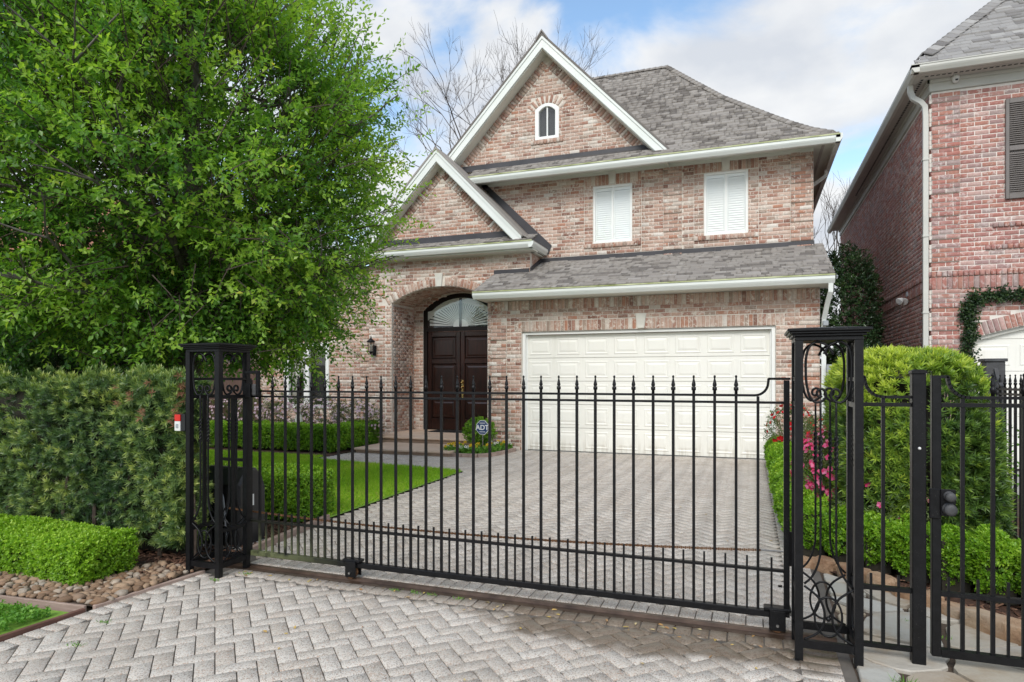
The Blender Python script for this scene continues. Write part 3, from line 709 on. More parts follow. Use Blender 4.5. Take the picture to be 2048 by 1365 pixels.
# --- upper windows with plantation shutters
def pane_q(x0, x1, y, z0, z1): return MB().add([(x0, y, z0), (x1, y, z0), (x1, y, z1), (x0, y, z1)], [(0, 1, 2, 3)])
def shutter_window(x0, x1, z0, z1, y):
    fw = .045; m = MB()
    m.box(x0, x0 + fw, y, y + .1, z0, z1).box(x1 - fw, x1, y, y + .1, z0, z1).box(x0 + fw, x1 - fw, y, y + .1, z0, z0 + fw).box(x0 + fw, x1 - fw, y, y + .1, z1 - fw, z1)
    wn_ = m.build('window', M['winwhite'], HS, bevel=.006)
    xm = (x0 + x1) / 2; MB().box(xm - .018, xm + .018, y + .015, y + .08, z0 + fw, z1 - fw).build('mullion', M['winwhite'], wn_)
    MB().box(x0 + .01, x1 - .01, y + .12, y + .13, z0, z1).build('blind_backing', M['curtain'], wn_)
    sl = MB()
    wsl = xm - .018 - x0 - fw - .06
    sl.hexa([(-wsl / 2, -.010, -.027), (wsl / 2, -.010, -.027), (wsl / 2, -.004, -.027), (-wsl / 2, -.004, -.027), (-wsl / 2, .006, .027), (wsl / 2, .006, .027), (wsl / 2, .012, .027), (-wsl / 2, .012, .027)])
    sm = sl.mesh('slat', M['slat'])
    for sg, (a, b2) in ((0, (x0 + fw, xm - .018)), (1, (xm + .018, x1 - fw))):
        MB().box(a, a + .028, y + .05, y + .09, z0 + fw, z1 - fw).box(b2 - .028, b2, y + .05, y + .09, z0 + fw, z1 - fw).box(a + .028, b2 - .028, y + .05, y + .09, z0 + fw, z0 + fw + .05).box(a + .028, b2 - .028, y + .05, y + .09, z1 - fw - .06, z1 - fw).build('shutter_frame', M['slat'], wn_)
        n = 22; zz0, zz1 = z0 + fw + .06, z1 - fw - .07
        for i in range(n): inst('slat', sm, wn_, ((a + b2) / 2, y + .062, zz0 + (zz1 - zz0) * (i + .5) / n))
        pane_q(a + .002, b2 - .002, y + .025, z0 + fw + .002, z1 - fw - .002).build('pane', M['glass'], wn_)
for q in wins: shutter_window(*q, UY + .015)
# gable window
m = MB(); pts_o, pts_i = [], []
for i in range(13):
    x = GW[0] + (GW[1] - GW[0]) * i / 12; t = 1 - ((x - xc) / hw) ** 2
    pts_o.append((x, GW[3] + (GW[4] - GW[3]) * t)); xi = xc + (x - xc) * .68; pts_i.append((xi, GW[3] - .05 + (GW[4] - GW[3]) * .8 * t))
po = [(GW[0], GW[2])] + pts_o + [(GW[1], GW[2])]; pi_ = [(xc - hw * .68, GW[2] + .07)] + pts_i + [(xc + hw * .68, GW[2] + .07)]
n = len(po)
for y0, y1, sc_ in ((UY - .01, UY + .09, 1.),):
    V = [(p[0], y0, p[1]) for p in po] + [(p[0], y0, p[1]) for p in pi_] + [(p[0], y1, p[1]) for p in po] + [(p[0], y1, p[1]) for p in pi_]
    F = []
    for i in range(n):
        j = (i + 1) % n; F += [(j, i, n + i, n + j), (i, j, 2 * n + j, 2 * n + i), (n + j, n + i, 3 * n + i, 3 * n + j)]
    m.add(V, F)
gw = m.build('window', M['winwhite'], HS, bevel=.008)
MB().box(xc - .014, xc + .014, UY + .02, UY + .06, GW[2] + .07, GW[4] - .08).build('mullion', M['winwhite'], gw)
for sg in (-1, 1):
    q = [p for p in pi_ if sg * (p[0] - xc) > -.001]; q = [(xc + sg * .012, GW[2] + .07)] + q if sg > 0 else q + [(xc + sg * .012, GW[2] + .07)]
    MB().prism(q, 'y', UY + .045, UY + .05).build('pane', M['glass'], gw)
MB().box(GW[0] + .02, GW[1] - .02, UY + .14, UY + .16, GW[2], GW[4]).build('dark_backing', M['dark_room'], gw)
# wing window
x0, x1, z0, z1 = WW; m = MB(); m.box(x0, x0 + .16, WY - .02, WY + .08, z0, z1).box(x1 - .10, x1, WY - .02, WY + .08, z0, z1).box(x0 + .16, x1 - .10, WY - .02, WY + .08, z0, z0 + .09).box(x0 + .16, x1 - .10, WY - .02, WY + .08, z1 - .09, z1).box(x0 + .62, x0 + .78, WY - .01, WY + .08, z0 + .09, z1 - .09)
wg = m.build('window', M['winwhite'], HS, bevel=.008)
pane_q(x0 + .16, x0 + .62, WY + .05, z0 + .09, z1 - .09).build('pane', M['glass'], wg); pane_q(x0 + .78, x1 - .10, WY + .05, z0 + .09, z1 - .09).build('pane', M['glass'], wg)
MB().box(x0, x1, WY + .28, WY + .3, z0, z1).build('dark_backing', M['dark_room'], wg)
m = MB()
for k in range(9):
    a = x0 + .17 + k * .018; m.tube([(a, WY + .14 + .012 * (k % 2), z0 + .1), (a + .004 * k, WY + .14 + .012 * (k % 2), z0 + .75), (a + .05 * k, WY + .14, z0 + 1.35)], .014, 6)
m.build('curtain', M['curtain'], wg, smooth=True)

# --- front entrance
m = MB(); fo = [(DX - DH, .22), (DX - DH, DS)] + [(DX - DH + 2 * DH * i / 16, darch(DX - DH + 2 * DH * i / 16)) for i in range(1, 16)] + [(DX + DH, DS), (DX + DH, .22)]
kk = .10; fi = [(DX - DH + kk, .22), (DX - DH + kk, DS - .02)] + [(DX + (p[0] - DX) * .9, p[1] - kk * 1.05) for p in fo[2:-2]] + [(DX + DH - kk, DS - .02), (DX + DH - kk, .22)]
n = len(fo); y0, y1 = DY + .02, DY + .12
V = [(p[0], y, p[1]) for y in (y0, y1) for q in (fo, fi) for p in q]; F = []
for i in range(n - 1):
    j = i + 1; F += [(j, i, n + i, n + j), (n + j, n + i, 3 * n + i, 3 * n + j), (i, j, 2 * n + j, 2 * n + i)]
m.add(V, F); m.box(DX - DH + kk, DX + DH - kk, y0 + .01, y1, 2.66, 2.76).box(DX - .03, DX + .03, y0 + .02, y1 - .02, 2.76, darch(DX) - kk - .02)
MB_f = m.build('entrance_frame', M['doorframe'], HS)
dl = MB().box(DX - DH + kk, DX + DH - kk, DY + .085, DY + .1, .22, 2.655).build('front_door', M['doorframe'], HS); dl['label'] = 'dark mahogany double front door with raised panels'
for sg in (-1, 1):
    a, b2 = (DX - DH + kk + .004, DX - .006) if sg < 0 else (DX + .006, DX + DH - kk - .004)
    m = MB(); st = .11
    m.box(a, a + st, DY + .05, DY + .085, .24, 2.65).box(b2 - st, b2, DY + .05, DY + .085, .24, 2.65)
    for z0, z1 in ((.24, .50), (.98, 1.10), (1.86, 1.98), (2.53, 2.65)): m.box(a + st, b2 - st, DY + .05, DY + .085, z0, z1)
    lf = m.build('door_leaf', M['door'], dl, bevel=.008)
    for z0, z1 in ((.50, .98), (1.10, 1.86), (1.98, 2.53)):
        q = MB(); hw_, hh = (b2 - a) / 2 - st - .012, (z1 - z0) / 2 - .012; xx, zz_ = (a + b2) / 2, (z0 + z1) / 2
        for k, (dx, dz, y) in enumerate(((0, 0, DY + .083), (.02, .02, DY + .068), (.05, .05, DY + .068), (.085, .085, DY + .054))):
            q.v += [(xx - hw_ + dx, y, zz_ - hh + dz), (xx + hw_ - dx, y, zz_ - hh + dz), (xx + hw_ - dx, y, zz_ + hh - dz), (xx - hw_ + dx, y, zz_ + hh - dz)]
        for k in range(3):
            for i in range(4): q.f.append((k * 4 + i, k * 4 + (i + 1) % 4, k * 4 + 4 + (i + 1) % 4, k * 4 + 4 + i))
        q.f.append((12, 13, 14, 15)); q.r = [0] * len(q.f); q.build('door_panel', M['door'], dl)
for z in (1.28, 1.40):
    MB().lathe([(.0, -.03), (.028, -.025), (.03, 0), (.018, .012), (.012, .03)], (0, 0, 0), 10).build('knob', M['brass'], dl, smooth=True).matrix_basis = Matrix.Translation(Vector((DX + .06, DY + .03, z)) - WL[dl.name]) @ Matrix.Rotation(R(90), 4, 'X')
MB().box(DX + .035, DX + .085, DY + .036, DY + .05, 1.02, 1.46).build('escutcheon', M['brass'], dl)
# sunburst transom
tz = 2.76; tr = MB().box(DX - DH + kk, DX + DH - kk, DY + .105, DY + .11, tz, 3.5).build('transom_window', M['dark_room'], HS); tr['label'] = 'arched sunburst transom over the front door'
def ray_clip(a0, a1, r0):
    def lim(a):
        # distance along the ray until the arched frame
        r = r0
        while r < 1.4:
            x, z = DX + r * math.cos(a), tz + .03 + r * math.sin(a)
            if abs(x - DX) > DH - kk - .055 or z > darch(x) - kk - .085: break
            r += .01
        return r
    return [(DX + r0 * math.cos(a0), tz + .03 + r0 * math.sin(a0)), (DX + lim(a0) * math.cos(a0), tz + .03 + lim(a0) * math.sin(a0)), (DX + lim(a1) * math.cos(a1), tz + .03 + lim(a1) * math.sin(a1)), (DX + r0 * math.cos(a1), tz + .03 + r0 * math.sin(a1))]
n = 30
for i in range(n):
    a0 = math.pi * (i + .12) / n; a1 = math.pi * (i + .76) / n
    MB().prism(ray_clip(a1, a0, .19), 'y', DY + .075, DY + .09).build('ray', M['winwhite'], tr)
fan = [(DX + .2 * math.cos(math.pi * i / 16), tz + .01 + .2 * math.sin(math.pi * i / 16)) for i in range(17)]
MB().prism(fan, 'y', DY + .065, DY + .095).build('fan_hub', M['winwhite'], tr)
m = MB()   # cream band following the arch
for i in range(20):
    a, b2 = DX - .9 + 1.8 * i / 20, DX - .9 + 1.8 * (i + 1) / 20
    f0 = lambda x: darch(x) - kk - .0; f1 = lambda x: max(tz, darch(x) - kk - .13 - .10 * abs(x - DX))
    m.hexa([(a, DY + .07, f1(a)), (b2, DY + .07, f1(b2)), (b2, DY + .1, f1(b2)), (a, DY + .1, f1(a)), (a, DY + .07, f0(a)), (b2, DY + .07, f0(b2)), (b2, DY + .1, f0(b2)), (a, DY + .1, f0(a))])
m.build('arched_band', M['winwhite'], tr)
pane_q(DX - .9, DX + .9, DY + .035, tz, 3.46).build('pane', M['glass'], tr)
MB().box(DX - .55, DX + .55, 13.75, 14.25, .222, .236).build('door_mat', M['plastic'], HS)

# --- steps
sp = MB().box(-7.48, -5.40, 11.13, 12.40, 0, .06).build('porch_steps', M['stoneriser'], HS)
for i in range(3): a = -7.52 + i * .72; MB().box(a, a + .712, 11.09, 12.37, .06, .10).build('tread', M['stonetread'], sp, bevel=.008)
MB().box(-7.93, -5.30, 12.41, DY + .1, 0, .18).build('porch_base', M['stoneriser'], sp)
for i in range(4):
    for k, (ya, yb) in enumerate(((12.37, 13.05), (13.055, 13.75), (13.755, DY + .09))):
        a = -7.945 + i * .66; MB().box(a, a + .655, ya, yb, .18, .22).build('tread', M['stonetread'], sp, bevel=.006)

# --- roofs
HR = {}
zd = [0, .16, .48, .81, 1.17, 1.56, 2.2, 2.92, 3.61]; zv = [6.06, 6.14, 6.36, 6.64, 6.97, 7.34, 7.95, 8.74, 9.51]
def zprof(d): return float(np.interp(d, zd, zv)) if d <= 3.61 else 9.51
# lower roof over the garage
def slab(name, pts, th=.03, mat='roofdark'):
    p = [Vector(q) for q in pts]; nn = (p[1] - p[0]).cross(p[3] - p[0]).normalized()
    if nn.z < 0: nn = -nn
    return MB().hexa([q - nn * th for q in p] + p).build(name, M[mat], HS)
HR['l'] = slab('garage_roof', [(-5.337, 12.12, 3.262), (1.33, 12.12, 3.262), (1.33, 14.0, 4.118), (-5.337, 14.0, 4.118)])
HSH.slope('l', lambda u, d: (u, 12.10 + d, 3.272 + .447 * d), 1.88, lambda d: (-5.337, 1.33) if 12.1 + d < PYW - .02 else (-4.49, 1.33))
# main hip roof
m = MB(); V = []; F = []; n = len(zd)
for d, z in zip(zd, zv): xl = -6.0 if d < .3 else -4.45; V += [(xl, 13.4 + d, z - .012), (1.6 - d, 13.4 + d, z - .012), (1.6 - d, 24.4 - d, z - .012), (xl, 24.4 - d, z - .012)]
for i in range(n - 1):
    for k in range(3): F.append((i * 4 + k, i * 4 + k + 1, i * 4 + 4 + k + 1, i * 4 + 4 + k))
F.append(((n - 1) * 4, (n - 1) * 4 + 1, (n - 1) * 4 + 2, (n - 1) * 4 + 3)); m.add(V, F); HR['m'] = m.build('main_roof', M['roofdark'], HS)
gx = lambda z: -4.34 + (9.09 - z) / 1.05
HSH.slope('m', lambda u, d: (u, 13.38 + d, zprof(d)), 3.62, lambda d: ((-6.05, 1.6 - d) if d < .27 else ((-6.05, 1.58 - d) if d < .6 and zprof(d) < 6.36 else (gx(zprof(d)) - .05, 1.6 - d))))
HSH.cap('m', [(1.6 - d, 13.4 + d, z + .01) for d, z in zip([.14] + zd[1:], [6.12] + zv[1:])]); HSH.cap('m', [(-2.0, 17.01, 9.53), (-4.4, 17.01, 9.53)])
# gable roofs (slabs + fascia + soffit)
def gable_roof(name, y0, y1, yw, xa, za, sl, half, zb, keep=None):
    o = lambda x: za - sl * abs(x - xa)
    def strip(t0, t1, ya, yb, mat, nm, par):
        ob = None
        for sg in (-1, 1):
            xe = xa + sg * half
            q = [(xa, za + t0), (xe, o(xe) + t0), (xe, o(xe) + t1), (xa, za + t1)]
            if sg > 0: q = q[::-1]
            ob = MB().prism(q, 'y', ya, yb).build(nm, M[mat], par)
        return ob
    rf = MB().prism([(xa - half - .03, o(xa + half) - .03 + .005), (xa, za + .005), (xa + half + .03, o(xa + half) - .03 + .005), (xa + half + .03, o(xa + half) + .03), (xa, za + .06), (xa - half - .03, o(xa + half) + .03)], 'y', y0 - .03, y1).build(name, M['shingle'], HS)
    strip(-.26, 0, y0, y0 + .035, 'trim', 'rake_board', HS); strip(-.07, .0, y0 - .018, y0 - .001, 'trim', 'rake_moulding', HS); strip(-.285, -.262, y0 + .035, yw + .02, 'soffit', 'rake_soffit', HS)
    return rf
gable_roof('gable_roof', 13.65, 24.0, UY, -4.34, 9.09, 1.05, 2.73, 6.25); gable_roof('porch_roof', 13.0, 14.0, PYW, -6.627, 6.63, 1.03, 2.03, 4.54)
MB().prism([(-4.47, 8.98), (-4.34, 9.17), (-4.21, 8.98), (-4.21, 9.03), (-4.34, 9.215), (-4.47, 9.03)], 'y', 13.6, 14.6).build('ridge_cap', M['shingle'], HS)
# pent roofs below the gables
HR['pp'] = slab('porch_pent_roof', [(-8.95, 12.95, 4.432), (-4.33, 12.95, 4.432), (-4.33, 13.3, 4.60), (-8.95, 13.3, 4.60)], .02)
HSH.slope('pp', lambda u, d: (u, 12.94 + d, 4.438 + .48 * d), .36, lambda d: (-8.95, -4.33), .11)
slab('porch_pent_return', [(-4.33, 12.95, 4.435), (-4.33, 14.0, 4.435), (-4.62, 14.0, 4.62), (-4.62, 13.0, 4.60)], .02, 'shingle')
# wing roof
slab('wing_roof', [(-12.7, 13.15, 4.42), (-8.6, 13.15, 4.42), (-8.6, 17.5, 5.6), (-12.7, 17.5, 5.6)], .05, 'shingle')
HSH.finish(HS, HR, M['shingle'])
# flashing strips
def fl(*a): MB().box(*a).build('flashing', M['flash'], HS)
for i, (a, b2) in enumerate(((-4.49, -2.6), (-2.595, -.7), (-.695, 1.17))): fl(a, b2, UY - .022 - .002 * i, UY + .0, 4.125, 4.215)
fl(-5.34, -4.52, PYW - .025, PYW - .002, 3.80, 3.89)
MB().hexa([(-4.497, PYW - .026, 3.80), (-4.475, PYW - .026, 3.80), (-4.475, UY, 4.11), (-4.497, UY, 4.11), (-4.497, PYW - .026, 3.90), (-4.475, PYW - .026, 3.90), (-4.475, UY, 4.21), (-4.497, UY, 4.21)]).build('flashing', M['flash'], HS)
fl(-6.75, -1.75, UY - .03, UY - .004, 6.37, 6.51); fl(-8.6, -4.75, PYW - .03, PYW - .004, 4.60, 4.74)
MB().prism([(-6.15, 6.22), (-6.05, 6.27), (-4.22, 4.50), (-4.30, 4.30)], 'y', UY - .03, UY - .004).build('flashing', M['flash'], HS)
# gutters, soffits, downspouts
GP = [(.115, 0), (.045, 0), (.012, .05), (0, .075), (0, .125), (.115, .125)]
def gutter(x0, x1, y, z, sof, wy):
    g = MB().prism([(y + a, z + b2) for a, b2 in GP], 'x', x0, x1).build('gutter', M['trim'], HS)
    MB().box(x0, x1, y - .012, y + .012, z + .126, z + .150).build('gutter_lip', M['algae'], g)
    MB().box(x0 + .02, x1 - .02, y + .116, wy - .001, sof, sof + .045).build('soffit', M['soffit'], g)
    return g
gutter(-5.337, 1.33, 12.08, 3.115, 3.118, GY + .2)
gutter(-6.02, 1.56, 13.37, 5.91, 6.03, UY + .2)
gutter(-8.97, -4.335, 12.91, 4.275, 4.24, PYW + .1)
gutter(-12.7, -8.98, 13.12, 4.28, 4.24, WY + .1)
MB().box(-6.0, 1.155, UY - .03, UY - .003, 5.965, 6.03).build('frieze_board', M['soffit'], HS)
g = MB().prism([(1.60 - a, 5.91 + b2) for a, b2 in GP][::-1], 'y', 13.37, 24.4).build('gutter', M['trim'], HS)
MB().box(1.157, 1.49, UY + .2, 24.3, 6.03, 6.05).build('soffit', M['soffit'], g); MB().box(1.29, 1.34, 13.6, 24.2, 6.020, 6.0275).build('vent_strip', M['greysoff'], g)
MB().prism([(-4.30 - a, 4.275 + b2) for a, b2 in GP][::-1], 'y', 12.912, 13.99).build('gutter', M['trim'], HS)
MB().box(-4.50, -4.42, PYW, 13.99, 4.24, 4.262).build('soffit', M['soffit'], HS)
MB().box(1.50, 1.598, 13.372, 13.486, 6.0355, 6.062).build('gutter_end', M['trim'], HS)
def spout(pts, wd, mat, par, nm='downspout'): return MB().tube(pts, wd, 4, r=0).build(nm, mat, par)
spout([(1.27, 12.16, 3.115), (1.27, 12.17, 2.98), (1.235, 12.32, 2.80), (1.20, 12.50, 2.55), (1.20, 12.56, 2.42), (1.20, 12.57, .1)], .052, M['trim'], HS)
spout([(1.50, 15.2, 5.93), (1.49, 15.2, 5.80), (1.24, 15.2, 5.62), (1.20, 15.2, 5.5), (1.20, 15.2, 3.0)], .05, M['trim'], HS)

# ------------------------------------------------------------------ the red brick neighbour
NH = thing('neighbor_house', 'red brick house with taupe shutter and grey eaves beside the driveway', 'house', (5.4, 15, 0))
NBk = Bricks(); NP = {}; NSH = Shingles(); NX, NY = 2.854, 12.7
narch = lambda x: 2.55 - .065 * (x - 5.9) ** 2
m = MB(); m.box(NX + .01, 3.45, NY + RC, NY + .2, 0, 6.33).box(8.35, 9, NY + RC, NY + .2, 0, 6.33)
strips(m, NY + RC, .19, 3.45, 8.35, 50, lambda x: [(narch(x), 6.33)])
NP['f'] = m.build('front_wall', M['mortar_grey'], NH)
NP['s'] = MB().box(NX + RC, NX + .2, NY + .02, 24.5, 0, 6.33).build('side_wall', M['mortar_grey'], NH)
def nh(z):
    t = (2.55 + .26 - z) / .065
    return (5.9 - math.sqrt(t), 5.9 + math.sqrt(t)) if 2.0 < z and t > 0 and math.sqrt(t) < 2.45 else ((3.45, 8.35) if z < 2.55 else None)
def nh2(z):
    h = nh(z); return h
wnh = lambda z: (3.92, 5.6) if 4.42 < z < 6.05 else None
NBk.field('f', 'f', NY, 0, 2.98, lambda z: (NX, 6.2), [nh], quoins=[(NX, 3.27)], base_z=0)
NBk.field('f', 'f', NY, 3.30, 6.33, lambda z: (NX, 6.2), [lambda z: (4.15, 5.6) if 4.42 < z < 6.05 else None], quoins=[(NX, 3.27)], base_z=0)
NBk.soldiers('f', 'f', NY, NX, 6.2, 2.995, .20, proud=.02); NBk.soldiers('f', 'f', NY, NX, 6.2, 3.205, .09, proud=.035)
# small projecting panel under the window
NBk.soldiers('f', 'f', NY, 3.62, 6.2, 3.62, .07, proud=.03); NBk.soldiers('f', 'f', NY, 3.72, 6.2, 3.98, .07, proud=.03)
for i in range(48):
    x = 3.5 + .0767 * i; sl_ = math.atan(-.13 * (x - 5.9)); NBk.put('f', x - math.sin(sl_) * .115, narch(x) + math.cos(sl_) * .115, NY, .064, .21, 'f', roll=-sl_, proud=.012)
NBk.field('s', 'l', NX, 0, 2.98, lambda z: (NY, 24.5), quoins=[(NY, NY + .42)], base_z=0)
NBk.field('s', 'l', NX, 3.30, 6.33, lambda z: (NY, 24.5), quoins=[(NY, NY + .42)], base_z=0)
NBk.soldiers('s', 'l', NX, NY, 24.5, 2.995, .20, proud=.02); NBk.soldiers('s', 'l', NX, NY, 24.5, 3.205, .09, proud=.035)
NBk.finish(NH, NP, M['brick_red'])
nd = MB().box(3.45, 8.35, NY + .17, NY + .19, .01, 2.7).build('garage_door', M['door_white'], NH)
for r_ in range(5):
    z0 = .012 + r_ * .535; MB().box(3.46, 8.34, NY + .13, NY + .17, z0, z0 + .53).build('section', M['door_white'], nd, bevel=.004)
    for k in range(8): inst('panel', PMe, nd, (3.46 + 4.88 * (k + .5) / 8, NY + .1285, z0 + .265))
m = MB()
for i in range(30):
    a, b2 = 3.45 + 4.9 * i / 30, 3.45 + 4.9 * (i + 1) / 30
    m.hexa([(a, NY + .06, narch(a) - .06), (b2, NY + .06, narch(b2) - .06), (b2, NY + .13, narch(b2) - .06), (a, NY + .13, narch(a) - .06), (a, NY + .06, narch(a)), (b2, NY + .06, narch(b2)), (b2, NY + .13, narch(b2)), (a, NY + .13, narch(a))])
m.build('door_frame', M['greytrim'], NH)
# louvred shutter + window beyond
x0, x1, z0, z1 = 3.892, 4.26, 4.42, 6.05
sh = MB().box(x0, x0 + .05, NY - .05, NY - .008, z0, z1).box(x1 - .05, x1, NY - .05, NY - .008, z0, z1).box(x0 + .05, x1 - .05, NY - .05, NY - .008, z0, z0 + .08).box(x0 + .05, x1 - .05, NY - .05, NY - .008, z1 - .08, z1).box(x0 + .05, x1 - .05, NY - .05, NY - .008, 5.2, 5.28).build('shutter', M['shutter'], NH, bevel=.004)
sm = MB().hexa([(-.13, -.018, -.014), (.13, -.018, -.014), (.13, .010, .014), (-.13, .010, .014), (-.13, -.018, -.006), (.13, -.018, -.006), (.13, .010, .022), (-.13, .010, .022)]).mesh('slat', M['shutter'])
for i in range(44):
    z = z0 + .095 + i * .0335
    if 5.18 < z < 5.29: continue
    inst('slat', sm, sh, ((x0 + x1) / 2, NY - .028, z))
MB().box(x0 + .04, x1 - .04, NY - .012, NY - .007, z0 + .04, z1 - .04).build('backing', M['shutter'], sh)
wn_ = MB().box(4.28, 4.36, NY - .01, NY + .1, 4.42, 6.05).box(5.5, 5.58, NY - .01, NY + .1, 4.42, 6.05).box(4.36, 5.5, NY - .01, NY + .1, 4.42, 4.5).box(4.36, 5.5, NY - .01, NY + .1, 5.97, 6.05).build('window', M['greytrim'], NH)
MB().box(4.36, 5.5, NY + .05, NY + .055, 4.5, 5.97).build('pane', M['glass'], wn_); MB().box(4.3, 5.56, NY + .15, NY + .17, 4.42, 6.05).build('dark_backing', M['dark_room'], wn_)
# eaves
EY, EX = 12.25, 2.48
MB().box(NX - .03, 9, NY - .03, NY + .2, 6.335, 6.525).box(NX - .03, NX + .2, NY + .2, 24.5, 6.335, 6.525).build('frieze_board', M['greytrim'], NH, bevel=.006)
MB().box(NX - .06, 9, NY - .06, NY - .031, 6.47, 6.524).box(NX - .06, NX - .031, NY - .06, 24.5, 6.47, 6.524).build('crown_moulding', M['greytrim'], NH)
MB().box(EX + .1, 9, EY + .1, NY - .032, 6.525, 6.545).box(EX + .1, NX - .032, NY - .032, 24.5, 6.525, 6.545).build('soffit', M['greysoff'], NH)
vm = MB().box(-.026, .026, -.018, .018, -.001, .001).mesh('vent_slot', M['vent']); vm2 = MB().box(-.018, .018, -.026, .026, -.001, .001).mesh('vent_slot', M['vent'])
vs = MB().box(EX + .2, 9, 12.44, 12.50, 6.518, 6.5245).build('vent_strip', M['greysoff'], NH)
for i in range(30): inst('vent_slot', vm, vs, (EX + .26 + i * .082, 12.47, 6.517))
vs = MB().box(EX + .19, EX + .25, 12.51, 24.3, 6.518, 6.5245).build('vent_strip', M['greysoff'], NH)
for i in range(90): inst('vent_slot', vm2, vs, (EX + .22, 12.6 + i * .082, 6.517))
MB().prism([(EY + a, 6.53 + b2) for a, b2 in GP], 'x', EX, 9).build('gutter', M['greytrim'], NH); MB().prism([(EX + a, 6.53 + b2) for a, b2 in GP], 'y', EY, 24.9).build('gutter', M['greytrim'], NH)
spout([(EX + .09, 12.80, 6.53), (EX + .09, 12.80, 6.42), (EX + .13, 12.79, 6.30), (2.72, 12.76, 6.20), (2.775, 12.755, 6.12), (2.785, 12.75, 5.95), (2.785, 12.75, .1)], .055, M['greytrim'], NH)
for z in (5.2, 3.9, 2.6): MB().box(2.735, 2.83, 12.70, 12.80, z, z + .03).build('strap', M['greytrim'], NH)
# roof
MB().add([(EX, EY, 6.64), (9, EY, 6.64), (9, 18.5, 12.8), (8.73, 18.5, 12.8), (EX, 24.9, 6.64), (8.73, 19, 12.8)], [(0, 1, 2, 3), (0, 3, 5, 4)]).build('roof_deck', M['roofdark'], NH)
NR_ = {'n': MB().prism([(EY - .01, 6.645), (EY + .06, 6.645), (EY + .06, 6.66), (EY - .01, 6.66)], 'x', EX, 9).build('roof_edge', M['greytrim'], NH)}
NSH.slope('n', lambda u, d: (u, EY + d, 6.66 + .985 * d), 3.2, lambda d: (EX + d, 7.2)); NSH.cap('n', [(EX + d, EY + d, 6.67 + .985 * d) for d in (.22, .8, 1.6, 2.4, 3.2)], .34, .16)
NSH.finish(NH, NR_, M['shingle2'])
for nm, loc, lab in (('security_camera', (3.188, 12.62, 6.47), 'white dome security camera under the red brick house eave'),):
    t = thing(nm, lab, 'camera', loc)
    MB().lathe([(.055, .055), (.06, .02), (.05, -.01), (.045, -.04), (.025, -.06), (.0, -.065)][::-1], loc, 12).build('housing', M['white_pl'], t, smooth=True)
    MB().lathe([(.0, -.02), (.018, -.02), (.022, .0)], (loc[0] + .005, loc[1] - .045, loc[2] - .02), 10).build('lens', M['plastic'], t)
def floodlight(loc, lab, wall):
    t = thing('floodlight', lab, 'floodlight', loc); x, y, z = loc
    MB().cbox((x + wall[0] * .05, y + wall[1] * .05, z + .1), (.09, .09, .09)).build('mount', M['greymetal'], t, bevel=.01)
    for sg in (-1, 1):
        o = MB().lathe([(.02, -.09), (.045, -.06), (.065, 0), (.07, .03), (.06, .035), (.0, .02)], (0, 0, 0), 12).build('lamp_head', M['white_pl'], t, smooth=True)
        o.location = Vector((-wall[0] * .05 + (sg * .07 if wall[1] else 0), (sg * .07 if wall[0] else 0) - wall[1] * .05, 0)); o.rotation_euler = (R(115), 0, R(35 * sg - 20))
floodlight((2.80, 14.33, 3.02), 'twin white floodlight on the red brick side wall', (1, 0)); floodlight((1.22, 12.42, 2.36), 'grey twin floodlight below the garage downspout elbow', (0, 1))

# ------------------------------------------------------------------ ground and paving
g = MB().add([(-260, -120, -.03), (260, -120, -.03), (260, 420, -.03), (-260, 420, -.03)], [(0, 1, 2, 3)]).build('ground', M['soil']); g['kind'] = 'structure'
def sheet(name, poly, z, mat, kind='structure'):
    o = MB().add([(x, y, z) for x, y in poly], [tuple(range(len(poly)))]).build(name, M[mat]); o['kind'] = kind; return o
DRV = [(-4.0, -4), (.50, -4), (.50, 12.85), (-4.55, 12.85), (-4.62, 12.3), (-4.85, 11.2), (-5.5, 11.2), (-7.6, 11.2), (-7.6, 9.95), (-4.32, 9.5), (-4.20, 5.75), (-4.0, 4.4)]
sheet('street', [(-60, -16), (60, -16), (60, -3.6), (-60, -3.6)], -.016, 'concrete'); sheet('neighbor_driveway', [(3.25, -3.5), (9.5, -3.5), (9.5, 12.7), (3.25, 12.7)], -.012, 'concrete'); sheet('side_path', [(1.16, 12.9), (2.84, 12.9), (2.84, 25.9), (1.16, 25.9)], -.01, 'concrete')
drive = sheet('driveway', DRV, -.008, 'joint')
def inside(p, poly):
    x, y = p; c = False; j = len(poly) - 1
    for i in range(len(poly)):
        (xi, yi), (xj, yj) = poly[i], poly[j]
        if (yi > y) != (yj > y) and x < (xj - xi) * (y - yi) / (yj - yi) + xi: c = not c
        j = i
    return c
PV_V, PV_F = unit_piece(.013, .026, .05); PV_V = PV_V[:, [0, 2, 1]] * np.array([1, 1, -1]); PV_F = PV_F[:, ::1]
paves = []
def paver(x, y, ang, l=.1938, wdt=.0938, zz=None):
    z = -.03 + (random.uniform(-.0010, .0012) if zz is None else zz)
    A = np.array(Matrix.Rotation(ang, 3, 'Z') @ Matrix.Rotation(random.uniform(-.004, .004), 3, 'X')) @ np.diag([l, wdt, .062]); paves.append(((x, y, z), A, 0))
def field_ok(x, y):
    if not inside((x, y), DRV): return False
    if y > 3.9 - .02 and y < 4.35: return False
    if y < 4.0: return -3.86 < x < .23
    if y > 12.72: return False
    return x < .23
q = .2 / math.sqrt(2)
